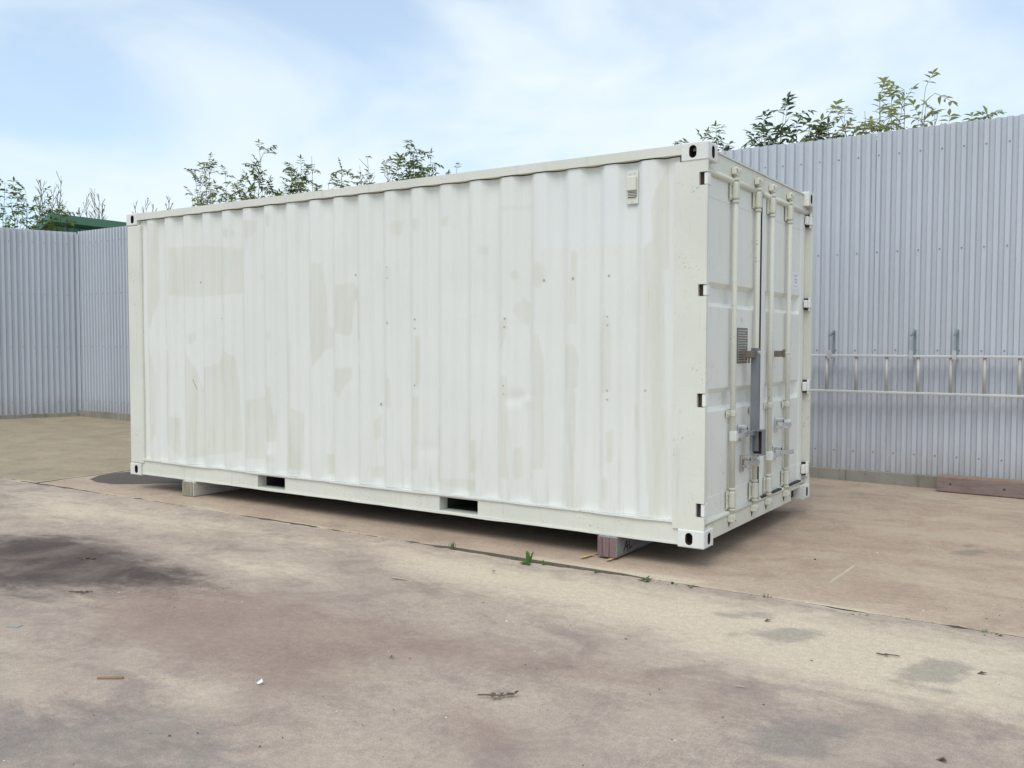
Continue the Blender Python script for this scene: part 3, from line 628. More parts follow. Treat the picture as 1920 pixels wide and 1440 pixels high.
q = MB(); q.box(-0.075, DX+0.004, 1.2115, 1.2265, 0.165, 2.400); q.build('gasket', M['rubber'], dr)
for (a, b) in ((1.245, 1.36), (1.47, 1.74), (1.95, 2.27)):
    q = MB(); q.box(-0.058, DX+0.024, a, b, 0.152, 0.165); q.build('gasket', M['rubber'], dr)

def collar(q, y, z, r=0.024, h=0.016): q.tube([(-0.03, y, z-h/2), (-0.03, y, z+h/2)], r, 14)
RODS = ((0.588, dl, 0.679, 1), (1.066, dl, 0.453, -1), (1.396, dr, 0.460, 1), (1.846, dr, 0.674, -1))
for i, (y, d, hz, sgn) in enumerate(RODS):
    q = MB(); q.tube([(-0.03, y, 0.09), (-0.03, y, 2.50)], 0.0185, 16)
    for z in (0.312, 2.285, 2.435, 0.168): collar(q, y, z)
    q.build('lock_rod', M['rod'], d, smooth=True)
    for z0, z1 in ((0.175, 0.302), (2.295, 2.420)):
        q = MB(); q.box(-0.052, -0.045, y-0.062, y+0.062, z0, z1, 0, 0.002); q.box(-0.046, -0.0065, y-0.030, y+0.030, z0+0.004, z1-0.004, 0, 0.010)
        for s in (-1, 1):
            for zz in (z0+0.02, z1-0.02): q.tube([(-0.046, y+s*0.047, zz), (-0.038, y+s*0.047, zz)], 0.009, 8)
        q.build('rod_guide', M['rod'], d)
    zm = (0.836, 0.832, 0.848, 0.832)[i]
    q = MB(); q.box(-0.052, -0.045, y-0.075, y+0.052, zm-0.025, zm+0.025, 0, 0.002); q.box(-0.046, -0.008, y-0.026, y+0.026, zm-0.023, zm+0.023, 0, 0.008)
    q.tube([(-0.046, y-0.058, zm), (-0.034, y-0.058, zm)], 0.010, 8); q.build('rod_guide', M['rod'], d)
    for z0, s in ((0.075, 1), (2.455, -1)):       # cams and keepers on sill and header
        q = MB(); zc = z0+0.035
        q.box(-0.0455, -0.012, y-0.045, y-0.020, zc-0.022, zc+0.022, 0, 0.003); q.box(-0.0455, -0.012, y+0.020, y+0.045, zc-0.022, zc+0.022, 0, 0.003)
        q.tube([(-0.028, y, zc-0.03), (-0.028, y, zc+0.03)], 0.023, 10); q.box(-0.022, -0.002, y-0.017, y+0.017, zc-0.014, zc+0.014, 0, 0.004)
        q.tube([(-0.014, y-0.03, zc-0.016*s), (-0.005, y-0.03, zc-0.016*s)], 0.010, 8); q.tube([(-0.014, y+0.03, zc-0.016*s), (-0.005, y+0.03, zc-0.016*s)], 0.010, 8)
        q.build('cam_keeper', M['rod'], d)
        if z0 < 1:
            q = MB(); q.tube([(-0.047, y-0.012, zc-0.022), (-0.0455, y-0.012, zc-0.06)], [0.010, 0.004], 8); q.build('rust_run', M['rust_and_shade'], d)
    # handle, hub and catch
    q = MB(); q.box(-0.048, 0.0, y-0.022, y+0.022, hz-0.036, hz+0.036, 0, 0.006); q.build('handle_hub', M['casting'], d)
    ln = 0.455 if i in (0, 2) else 0.31
    pts = [(0.004, y+sgn*0.01, hz), (0.008, y+sgn*0.08, hz+0.002), (0.010, y+sgn*0.20, hz+0.014), (0.016, y+sgn*0.27, hz+0.002), (0.022, y+sgn*ln, hz-0.006)]
    q = MB(); vs = []
    for k, pt in enumerate(pts):
        hh_ = (0.016, 0.015, 0.013, 0.017, 0.018)[k]
        vs += [(pt[0]-0.006, pt[1], pt[2]-hh_), (pt[0]+0.006, pt[1], pt[2]-hh_), (pt[0]+0.006, pt[1], pt[2]+hh_), (pt[0]-0.006, pt[1], pt[2]+hh_)]
    q.add(vs, [(k*4+a, k*4+(a+1) % 4, k*4+4+(a+1) % 4, k*4+4+a) for k in range(4) for a in range(4)] + [(0, 1, 2, 3), (16, 17, 18, 19)])
    q.build('handle', M['zinc'], d)
    ky = y+sgn*0.205
    q = MB(); q.box(-0.060, -0.050, ky-0.03, ky+0.03, hz-0.055, hz+0.065, 0, 0.003); q.box(-0.050, 0.002, ky-0.022, ky+0.022, hz-0.022, hz-0.004, 0, 0.003)
    q.tube([(-0.05, ky, hz+0.048), (0.004, ky, hz+0.048)], 0.020, 12); q.box(-0.006, 0.004, ky-0.013, ky+0.013, hz+0.0, hz+0.045)
    q.tube([(0.006, ky-0.01, hz-0.02), (0.01, ky-0.008, hz-0.05), (0.008, ky+0.006, hz-0.066)], 0.004, 6)
    q.build('handle_catch', M['zinc'] if i != 1 else M['rung'], d)
# hinges
for d, mir in ((dl, False), (dr, True)):
    for a, b in HZ:
        q = MB(); Y = (lambda k: WID-k) if mir else (lambda k: k)
        def bx(x0, x1, y0, y1, z0, z1, bev=0.0): c0, c1 = sorted((Y(y0), Y(y1))); q.box(x0, x1, c0, c1, z0, z1, 0, bev)
        bx(-0.029, -0.0045, 0.012, 0.060, a+0.004, b-0.004, 0.004); bx(-0.048, -0.020, 0.055, 0.115, a+0.006, b-0.006, 0.006)
        q.tube([(-0.02, Y(0.040), a-0.02), (-0.02, Y(0.040), b+0.02)], 0.010, 8); q.build('hinge', M['door'], d)
# data plate, emboss and sticker
q = MB(); q.box(DX-0.009, DX-0.003, 0.738, 0.955, 1.178, 1.430, 0, 0.001)
for k in range(13): q.box(DX-0.003, DX-0.0016, 0.752, 0.940 - (0.03 if k % 3 == 2 else 0), 1.192+k*0.018, 1.199+k*0.018, 1)
q.build('data_plate', [paint_mat('grey_brown_plate', (0.215, 0.19, 0.19), (0.18, 0.155, 0.155), 0.55, (0.4, 0.37, 0.33), 0.3, metal=0.2, streak=False, fine=50), M['plug']], dl)
q = MB(); q.prism([(0.810, 1.505), (0.870, 1.505), (0.840, 1.470)], 0, DX-0.010, DX-0.002); q.build('embossed_triangle', M['casting'], dl)
q = MB(); q.box(DX-0.009, DX-0.005, 2.056, 2.208, 1.766, 1.909); q.build('sticker', M['sticker'], dr)
q = MB(); s0 = DX-0.0046
for (a, b, c_, d_) in ((2.105, 2.160, 1.850, 1.855), (2.105, 2.160, 1.822, 1.827), (2.105, 2.110, 1.827, 1.850), (2.155, 2.160, 1.827, 1.850), (2.085, 2.180, 1.884, 1.888), (2.085, 2.165, 1.874, 1.877), (2.165, 2.180, 1.790, 1.800), (2.08, 2.13, 1.792, 1.796)):
    q.box(s0, s0+0.0008, a, b, c_, d_)
q.build('sticker_print', M['ink'], dr)
# security bar with padlock box
sb = MB(); y0, y1 = 0.880, 0.930
sb.box(-0.006, 0.000, y0, y1, 0.545, 1.287); sb.box(0.0, 0.042, y0, y0+0.005, 0.700, 1.287); sb.box(0.0, 0.042, y1-0.005, y1, 0.545, 1.287); sb.box(0.0365, 0.0418, y0+0.0052, y1-0.0052, 0.700, 1.2868)
bar = sb.build('security_bar', M['galv'], box)
q = MB()
zz0, zz1 = 0.522, 0.705; xa, xb = 0.0005, 0.088; ya, yb = 0.872, 0.945
q.box(xa, xb, ya, ya+0.004, zz0, zz0+0.012); q.box(xa, xb, ya, ya+0.004, zz1-0.01, zz1); q.box(xa, xa+0.014, ya, ya+0.004, zz0+0.012, zz1-0.01); q.box(xb-0.006, xb, ya, ya+0.004, zz0+0.012, zz1-0.01)
q.box(xb-0.004, xb, ya+0.004, yb, zz0, zz1); q.box(xa, xb-0.004, ya+0.004, yb, zz0, zz0+0.004); q.box(xa, xb-0.004, ya+0.004, yb, zz1-0.004, zz1); q.box(xa, xb-0.004, yb-0.004, yb, zz0+0.004, zz1-0.004, 1)
q.build('padlock_box', [M['galv'], M['redin']], bar)
q = MB(); q.box(-0.012, 0.030, 0.775, y0-0.001, 1.218, 1.268, 0, 0.004); q.box(-0.030, -0.012, 0.775, 0.82, 1.20, 1.275, 0, 0.003); q.tube([(0.01, 0.79, 1.18), (0.01, 0.79, 1.218)], 0.008, 8); q.build('clamp_lug', M['brownsteel'], bar)
q = MB(); q.tube([(0.042, 0.905, 1.255), (0.052, 0.905, 1.255)], 0.013, 8); q.build('clamp_bolt', M['zinc'], bar)
q = MB(); q.box(-0.010, 0.022, 1.42, 1.575, 1.218, 1.265, 0, 0.003); q.box(0.022, 0.030, 1.53, 1.58, 1.212, 1.275, 0, 0.002); q.build('clamp_lug', M['brownsteel'], bar)
q = MB(); q.tube([(0.006, 1.575, 1.243), (0.006, 1.76, 1.243)], 0.0085, 8); q.build('clamp_pin', M['rod'], bar)
# vent
q = MB(); q.box(-0.578, -0.492, 0.026, 0.034, 2.240, 2.460, 0, 0.003); vent = q.build('vent', M['frame'], box)
q = MB(); q.box(-0.570, -0.500, 0.002, 0.026, 2.325, 2.420, 0, 0.006); q.build('vent_hood', M['frame'], vent)
q = MB(); q.box(-0.566, -0.504, 0.0225, 0.0258, 2.283, 2.325); q.build('vent_opening', M['rust_and_shade'], vent)
for k in range(4):
    q = MB(); q.box(-0.566, -0.504, 0.014, 0.022, 2.287+k*0.010, 2.291+k*0.010); q.build('louvre', M['frame'], vent)
for (a, b) in ((-0.55, 2.442), (-0.52, 2.442), (-0.535, 2.258)):
    q = MB(); q.tube([(a, 0.026, b), (a, 0.021, b)], 0.006, 8); q.build('vent_screw', M['rod'], vent)

# ------------------------------------------------------------------ bearers under the container
def bearer(x0, x1, y0, y1, side, end, label):
    q = MB(); b = 0.008
    q.box(x0, x1, y0+0.004, y1, 0.007, ZB+0.011, 0, b); q.box(x0+0.006, x1-0.006, y0, y0+0.0038, 0.012, ZB+0.006, 1)
    o = q.build('timber_bearer', [M[side], M[end]]); o['label'] = label; o['category'] = 'timber'; return o
tb = bearer(-0.757, -0.612, -0.025, 2.46, 'shaded_timber', 'purple_timber', 'purple-brown ended timber bearer under the door end of the container')
q = MB()      # black painted scribble on its flank
for a, b in (((0.03, 0.035), (0.075, 0.105)), ((0.075, 0.105), (0.095, 0.03)), ((0.045, 0.06), (0.10, 0.07)), ((0.115, 0.10), (0.12, 0.04)), ((0.12, 0.04), (0.16, 0.05))):
    q.tube([(-0.6115, a[0]+0.06, a[1]), (-0.6115, b[0]+0.06, b[1])], 0.0055, 5)
q.build('painted_scribble', M['rubber'], tb)
q = MB()
for x in (-0.716, -0.662): q.box(x-0.002, x+0.002, -0.0265, -0.0245, 0.014, 0.144)
q.build('split', M['rust_and_shade'], tb)
bearer(-5.205, -5.040, -0.03, 2.46, 'white_timber', 'moss_end', 'white-painted timber bearer with mossy end under the far end of the container')

# ------------------------------------------------------------------ fences
PITCH = 0.1
def sheet_mesh(nrib, h):
    q = MB(); prof = []
    for k in range(nrib):
        x = k*PITCH; prof += [(x, 0.0), (x+0.040, 0.0), (x+0.050, 0.034), (x+0.090, 0.034)]
    prof.append((nrib*PITCH, 0.0)); th = 0.0012; n = len(prof); zz = (0, h); vs = []
    for z in zz: vs += [(x, y, z) for x, y in prof]
    for z in zz: vs += [(x, y+th, z) for x, y in prof]
    fs = [(i, i+1, n+i+1, n+i) for i in range(n-1)] + [(2*n+i, 3*n+i, 3*n+i+1, 2*n+i+1) for i in range(n-1)]
    fs += [(n+i, n+i+1, 3*n+i+1, 3*n+i) for i in range(n-1)] + [(i, 2*n+i, 2*n+i+1, i+1) for i in range(n-1)] + [(0, n, 3*n, 2*n), (n-1, 3*n-1, 4*n-1, 2*n-1)]
    q.add(vs, fs); return q.mesh('sheet', M['fence'])
SH = sheet_mesh(10, 3.56)
sq = MB()
for z in (0.23, 1.30, 2.32, 3.32):
    for k in range(5): sq.tube([(k*0.2+0.022, 0.001, z), (k*0.2+0.022, -0.004, z), (k*0.2+0.022, -0.007, z)], [0.0085, 0.0085, 0.005], 6)
SCR = sq.mesh('screw_rows', M['screw'])
def fence(x, y, rz, nsheet, label, z0, plinth_h):
    f = thing('metal_fence', label, 'fence', (x, y, 0), rz)
    for k in range(nsheet):
        s = link('sheet', SH, f); s.location = (k*1.0, (k % 2)*0.0025+rng.uniform(-0.001, 0.001), z0+rng.uniform(-0.007, 0.007)); s.rotation_euler = (0, rng.uniform(-0.0008, 0.0008), 0)
        c_ = link('screw_rows', SCR, s, kind='stuff')
    q = MB(); n = nsheet*8; vs = []
    for i in range(n+1):
        xx = nsheet*i/n; d = mnoise.noise((xx*1.7, x, 0))*0.012
        vs += [(xx, -0.045+d, -0.05), (xx, -0.045+d, plinth_h-0.006), (xx, -0.035+d, plinth_h+d*0.6), (xx, 0.12, plinth_h), (xx, 0.12, -0.05)]
    q.add(vs, [(i*5+k, i*5+k+1, i*5+5+k+1, i*5+5+k) for i in range(n) for k in range(4)] + [(0, 1, 2, 3, 4), tuple(n*5+k for k in range(5))]); q.build('plinth', M['plinth'], f)
    for z in (0.23, 1.30, 2.32, 3.32):
        q = MB(); q.box(0, nsheet, 0.0425, 0.095, z-0.04, z+0.04); q.build('rail', M['galv'], f)
    for k in range(0, nsheet+1, 3):
        q = MB(); q.box(k-0.05, k+0.05, 0.0955, 0.195, 0.0, z0+3.5); q.build('post', M['galv'], f)
    return f
FA = math.atan(0.0205)
FX0, FY0 = -14.95, 4.885
fy = lambda X: FY0 - 0.0205*(X-FX0)
fence(FX0, FY0, -FA, 23, 'long grey corrugated metal fence behind the container, ladder hung on it', 0.095, 0.125)
ang = math.atan2(4.885-3.60, FX0+15.47)
LN = 20  # run lengthened out of view to block low light from the left
fence(FX0-LN*math.cos(ang)-0.015, FY0-LN*math.sin(ang)-0.02, ang, LN, 'grey corrugated metal fence at the left edge, meeting the long fence in a corner', 0.075, 0.085)
q = MB(); q.prism([(-0.02, -0.04), (-0.015, -0.04), (0.0, -0.01), (0.03, -0.012), (0.03, -0.008), (-0.003, -0.005)], 2, 0.1, 3.6)
o = q.build('corner_flashing', M['fence']); o.location = (FX0+0.01, FY0-0.005, 0); o.rotation_euler = (0, 0, 0); o['label'] = 'narrow folded metal strip closing the corner between the two fences'; o['category'] = 'flashing'

# sleeper lying against the plinth
a_ = gnd(1761, 918); sx0 = a_[0]
q = MB(); yb_ = fy(1.5)-0.05
q.box(0, 3.4, -0.20, 0, 0.004, 0.150, 0, 0.006); q.box(0.008, 3.39, -0.194, -0.006, 0.1502, 0.154, 1)
sl_ = q.build('timber_sleeper', [M['sleeper'], M['sleeper_top']]); sl_.location = (sx0, fy(sx0)-0.052, 0); sl_.rotation_euler = (0, 0, -FA-0.03)
sl_['label'] = 'long brown timber sleeper with bolt holes lying along the fence base'; sl_['category'] = 'sleeper'
for k, z in ((0.13, 0.085), (0.60, 0.075), (0.80, 0.07), (1.35, 0.08), (2.1, 0.08), (2.7, 0.07)):
    q = MB(); q.tube([(k, -0.2015, z), (k, -0.196, z)], 0.011, 10); q.build('bolt_hole', M['dark'], sl_)

# ladder on hooks
LY = fy(0.5)-0.145
lad = thing('ladder', 'long aluminium ladder hung sideways on the right fence', 'ladder', (0, 0, 0))
def atl(x, y): return aty(x, y, LY)
zt, zb_ = atl(1600, 667)[2], atl(1600, 734)[2]
lx0, lx1 = -1.35, 2.75
for z in (zt, zb_):
    q = MB(); q.box(lx0, lx1, LY-0.030, LY+0.030, z-0.0125, z+0.0125, 0, 0.003); q.box(lx0, lx1, LY-0.032, LY-0.0302, z-0.004, z+0.004); q.build('side_rail', M['alu'], lad)
r0 = atl(1550, 700)[0]; dr_ = (atl(1912, 700)[0]-r0)/6
for k in range(-3, 11):
    x = r0+k*dr_
    if lx0 < x < lx1:
        q = MB(); q.tube([(x, LY, zb_+0.012), (x, LY, zt-0.012)], 0.0165, 12); q.build('rung', M['rung'], lad, smooth=True)
for n_, (ux, lab) in enumerate(((1556, 'zinc ladder hook nearest the container door'), (1710, 'middle zinc ladder hook on the right fence'), (1791, 'zinc ladder hook farthest from the container'))):
    x = atl(ux, 660)[0]; h = thing('ladder_hook', lab, 'hook', (x, 0, 0), 0, 'zinc hooks holding the ladder')
    yf = fy(x); zz = zt; tl = (-0.10, -0.02, -0.05)[n_]
    q = MB(); q.box(-0.012, 0.012, yf-0.010, yf-0.002, zz+0.02, zz+0.27, 0, 0.001); q.build('back_plate', M['hook'], h)
    q = MB(); q.prism([(yf-0.0105, zz+0.25), (yf-0.0105, zz+0.265), (yf-0.15, zz+0.225), (yf-0.20, zz+0.215), (yf-0.20, zz+0.200), (yf-0.15, zz+0.21)], 0, -0.012, 0.012); q.build('upper_arm', M['hook'], h)
    q = MB(); q.box(-0.018, 0.018, yf-0.215, yf-0.0105, zz-0.030, zz-0.0135, 0, 0.002); q.box(-0.018, 0.018, yf-0.215, yf-0.202, zz-0.0134, zz+0.055, 0, 0.002); q.build('cradle', M['zinc'], h)

# ------------------------------------------------------------------ green shed behind the left fence
P0 = CAM + ray((93, 399))*(29.0/(ray((93, 399))@_f)); ztop = P0[2]
sh = thing('green_shed', 'green metal-clad shed roof showing above the left fence corner', 'shed', (P0[0], P0[1], 0))
rise = math.tan(math.radians(21)); Wd, Dp = 5.0, 14.0
q = MB(); q.prism([(-0.25, 0), (-Wd+0.2, 0), (-Wd+0.2, ztop-0.27-rise*(Wd-0.2)), (-0.25, ztop-0.27-rise*0.25)], 1, 0.25, Dp-0.25); q.build('wall', M['greend'], sh)
q = MB(); q.prism([(0, ztop), (0, ztop-0.26), (-Wd, ztop-0.26-rise*Wd), (-Wd, ztop-rise*Wd)], 1, 0, Dp); q.build('roof', M['green'], sh)
for k in range(34):
    q = MB(); q.box(-0.2499, -0.205, 0.35+k*0.4, 0.55+k*0.4, 0, ztop-0.37); q.build('cladding_rib', M['greend'], sh)
for k in range(10):
    x = -0.45-k*0.4; q = MB(); q.box(x-0.1, x+0.1, 0.205, 0.2499, 0, ztop-0.36-rise*(-x+0.1)); q.build('cladding_rib', M['greend'], sh)

# ------------------------------------------------------------------ shrubs and saplings beyond the fence
def leaflet(q, p, d, nrm, ln, wd):
    d = d.normalized(); s = d.cross(nrm)
    if s.length < 1e-4: s = d.orthogonal()
    s.normalize(); n_ = s.cross(d).normalized(); fold = rng.uniform(0.1, 0.35)*wd; dr2 = rng.uniform(0.05, 0.3)*ln
    a = p; m1 = p+d*ln*0.35; m2 = p+d*ln*0.7-n_*dr2*0.4; t_ = p+d*ln-n_*dr2
    vs = [a, m1+s*wd*0.5+n_*fold, m1, m1-s*wd*0.5+n_*fold, m2+s*wd*0.36+n_*fold*0.7, m2, m2-s*wd*0.36+n_*fold*0.7, t_]
    q.add(vs, [(0, 2, 1), (0, 3, 2), (1, 2, 5, 4), (2, 3, 6, 5), (4, 5, 7), (5, 6, 7)])
def rvec(): return Vector((rng.uniform(-1, 1), rng.uniform(-1, 1), rng.uniform(-1, 1)))
def pinnate(ql, qs, p, d, ln, nl, sz):
    d = d.normalized(); up = Vector((0, 0, 1)); pts = [p + d*ln*k/4 + Vector((0, 0, -0.10*ln*(k/4)**2)) for k in range(5)]
    qs.tube(pts, [0.003, 0.003, 0.0025, 0.002, 0.0015], 4, cap=False)
    side = d.cross(up); side = side.normalized() if side.length > 1e-3 else Vector((1, 0, 0))
    for k in range(nl):
        f_ = 0.35+0.62*k/max(1, nl-1); b = p + d*ln*f_ + Vector((0, 0, -0.10*ln*f_*f_))
        for s in (-1, 1):
            leaflet(ql, b, d*rng.uniform(0.4, 0.8)+side*s+Vector((0, 0, rng.uniform(-0.5, 0.15))), up+rvec()*0.5, sz*rng.uniform(0.85, 1.35), sz*rng.uniform(0.38, 0.55))
    leaflet(ql, pts[-1], d+Vector((0, 0, -0.3)), up+rvec()*0.4, sz*1.1, sz*0.42)
def shrub(name, label, cat, group, base_px, depth, tips, leaf, sz=0.09, dens=1.0, twigs=5, nl=3, lowfrac=0.66, bare=False, rad=0.018, deep=None):
    """base_px: photo column of the root; depth: Y of the plant; tips: photo points of the stem tips"""
    D = depth
    def place(x, y): return Vector(aty(x, y, D)) if deep is None else Vector(CAM + ray((x, y))*(deep/(ray((x, y))@_f)))
    b = place(base_px, 640); root = Vector((b.x, b.y, -0.09))
    o = thing(name, label, cat, root, 0, group); qs = MB(); ql = MB()
    for (tx, ty, dn) in tips:
        if not bare: ty += 1.5*sz*FPX/((place(tx, ty)-Vector(CAM)).dot(Vector(_f)))
        tip = place(tx, ty); tip.y += rng.uniform(-0.5, 0.5)*(0.6 if deep is None else 1.5)
        mid = root.lerp(tip, 0.5) + Vector((rng.uniform(-0.15, 0.15), rng.uniform(-0.15, 0.15), 0.1)); mid.x = mid.x*0.6+root.x*0.25+tip.x*0.15
        pts = []
        n = 12
        for k in range(n+1):
            s = k/n; q_ = root*(1-s)**2 + mid*2*s*(1-s) + tip*s*s
            if 0 < k < n: q_ = q_ + Vector((mnoise.noise((k*0.9, tx*0.1, 1)), mnoise.noise((k*0.9, tx*0.1, 7)), 0))*0.10
            pts.append(q_ - root)
        qs.tube(pts, [rad*(1-0.86*(k/n)) for k in range(n+1)], 6)
        H = tip.z
        nt_ = int(twigs*(1.7 if not bare else 1.8))
        for k in range(nt_):
            s = lowfrac + (0.98-lowfrac)*(k+rng.random()*0.7)/nt_; i = min(n-1, int(s*n)); p = pts[i].lerp(pts[i+1], s*n-i)
            az = rng.uniform(0, 6.283); ln = rng.uniform(0.25, 0.6)*(1.25-s)*H*0.20*(1.3 if bare else 1.0) + 0.10
            d = Vector((math.cos(az), math.sin(az), rng.uniform(0.5, 1.3) if not bare else rng.uniform(1.4, 2.6))).normalized()
            e = p+d*ln; mm = p+d*ln*0.5+rvec()*0.02
            qs.tube([p, mm, e], [rad*0.32, rad*0.22, rad*0.12], 4)
            if bare:
                for _ in range(2):
                    d2 = (d+rvec()*0.5).normalized(); qs.tube([mm, mm+d2*ln*0.6], [rad*0.18, rad*0.08], 4)
                if rng.random() < dn*dens: leaflet(ql, e, rvec(), Vector((0, 0, 1)), sz, sz*0.5)
                continue
            for f_ in (0.45, 0.75, 1.0):
                for _ in range(2):
                    if rng.random() < dn*dens*0.72:
                        pinnate(ql, qs, p.lerp(e, f_), d*0.4+rvec()*0.8+Vector((0, 0, 0.15)), sz*rng.uniform(1.7, 2.6), nl, sz)
        if not bare:
            for _ in range(3):
                if rng.random() < dn*dens: pinnate(ql, qs, pts[-1], Vector((0, 0, 0.5))+rvec()*0.8, sz*2.0, nl, sz)
    qs.build('trunk', M['bark'], o)
    if not ql.f: leaflet(ql, pts[-1], rvec(), Vector((0, 0, 1)), sz, sz*0.5)
    ql.build('crown', M[leaf], o)
    return o
G1 = 'shrubs growing behind the fence'
mid_specs = [
 (400, 6.8, [(366, 306, .45), (378, 318, .4), (392, 304, .45), (352, 350, .05)], 'leaf_red', 'thin reddish-leaved shrub, leftmost above the container roof', 0.07, 4),
 (430, 6.6, [(415, 298, .95), (446, 320, .8), (405, 345, .9), (425, 350, 1), (440, 352, .9), (395, 372, .9)], 'leaf_mid', 'bushy green shrub with drooping top, next right of the reddish shrub', 0.085, 6),
 (500, 6.4, [(505, 274, 1), (480, 310, 1), (462, 335, 1), (525, 318, 1), (495, 330, 1), (512, 345, 1), (470, 362, 1)], 'leaf_mid', 'tall leafy shrub with one narrow spire above the container roof', 0.085, 6),
 (560, 6.6, [(546, 298, 1), (585, 280, .12), (582, 304, .9), (560, 330, .9), (545, 345, 1), (592, 345, .6), (568, 352, .9)], 'leaf_mid', 'leafy shrub with a bare forked twig on top, right of the spire', 0.085, 6),
 (640, 6.5, [(638, 304, .8), (660, 312, .8), (612, 330, .55), (628, 335, .7), (655, 340, .8), (604, 352, .5)], 'leaf_mid', 'loose green shrub above the middle of the container roof', 0.085, 5),
 (708, 6.7, [(690, 282, .25), (678, 300, .12), (710, 300, .35), (722, 300, .2), (700, 330, .3)], 'leaf_mid', 'sparse thin shrub with almost bare twigs above the container roof', 0.075, 4),
 (765, 6.4, [(768, 254, .9), (780, 270, .7), (755, 300, 1), (735, 296, .8), (800, 288, .7), (790, 322, .9), (760, 330, 1), (832, 297, .12), (775, 305, .9)], 'leaf_mid', 'tallest green shrub above the container roof, open at the top', 0.085, 6),
 (862, 6.8, [(862, 310, .4), (835, 325, .5), (880, 318, .3)], 'leaf_mid', 'tiny leafy tips just clearing the container roof near its middle', 0.06, 2)]
for bx_, D_, tips, lf, lab, sz, tw in mid_specs:
    shrub('shrub', lab, 'shrub', G1, bx_, D_, tips, lf, sz, 0.72, tw)
shrub('shrub', 'small shrub with thin pale twigs behind the near top corner of the container', 'shrub', G1, 1330, 6.3, [(1312, 247, .35), (1342, 240, .35), (1296, 262, .45), (1326, 262, .3)], 'leaf_mid', 0.075, 1.0, 3)
shrub('shrub', 'small dark-leaved shrub beside the near top corner of the container', 'shrub', G1, 1362, 6.0, [(1352, 266, 1), (1368, 268, 1), (1358, 280, 1)], 'leaf_dark', 0.085, 1.0, 3)
shrub('shrub', 'dark green drooping shrub above the right fence near the container', 'shrub', G1, 1452, 5.9, [(1474, 188, 1), (1440, 225, .9), (1424, 245, 1), (1462, 232, .9), (1500, 228, .9), (1540, 232, 1), (1520, 240, 1), (1448, 256, .9)], 'leaf_dark', 0.10, 0.66, 4)
shrub('shrub', 'tall yellow-green shrub standing above the right fence', 'shrub', G1, 1660, 6.1, [(1728, 130, .6), (1700, 150, .7), (1668, 150, .7), (1645, 160, .7), (1612, 176, .6), (1740, 170, .7), (1756, 190, .6), (1772, 214, .6), (1690, 190, .8), (1655, 205, .8), (1720, 220, .8), (1630, 215, .7)], 'leaf_yellow', 0.10, 0.52, 4)
shrub('shrub', 'yellow-green leafy shrub low between dark shrub and tall one on the right fence', 'shrub', G1, 1580, 6.2, [(1556, 202, .7), (1584, 198, .7), (1545, 235, .9), (1600, 225, .9), (1570, 225, .9), (1530, 225, .8)], 'leaf_yellow', 0.10, 0.55, 4)
shrub('shrub', 'small yellow-green tuft at the right end of the fence top', 'shrub', G1, 1838, 6.1, [(1842, 205, .8), (1822, 218, .8), (1860, 214, .7)], 'leaf_yellow', 0.09, 1.0, 3)
shrub('shrub', 'green pinnate-leaved shrub cut by the left photo edge', 'shrub', G1, 6, 0, [(8, 328, 1), (-20, 345, 1), (4, 385, .6), (14, 365, .4)], 'leaf_left', 0.14, 0.7, 3, deep=23.0, lowfrac=0.55, rad=0.025)
shrub('shrub', 'wide olive-green shrub in front of the green shed roof', 'shrub', G1, 62, 0, [(64, 350, .9), (80, 350, .8), (45, 368, .9), (92, 375, .8), (30, 392, 1), (60, 372, 1), (75, 385, 1), (48, 395, 1), (88, 392, .8)], 'leaf_left', 0.12, 0.6, 4, deep=24.0, lowfrac=0.68, rad=0.025)
G2 = 'bare saplings far behind the fence'
for bx_, tips, lab in ((85, [(70, 335, .15), (86, 325, .1), (93, 340, .1), (78, 345, .2)], 'thin bare sapling rising behind the olive-green shrub'),
                       (106, [(102, 372, .5), (114, 365, .4), (110, 385, .3)], 'short bare sapling just left of the shed roof peak'),
                       (190, [(190, 355, .3), (178, 368, .4), (200, 366, .5), (170, 392, .4), (210, 392, .4), (186, 375, .3)], 'bare twiggy sapling above the green shed roof'),
                       (288, [(287, 366, .3), (276, 384, .3), (302, 378, .4), (310, 390, .3), (280, 376, .2)], 'bare twiggy sapling above the far top corner of the container')):
    shrub('sapling', lab, 'sapling', G2, bx_, 0, tips, 'leaf_red', 0.10, 1.0, 9, bare=True, deep=36.0, lowfrac=0.6, rad=0.035)

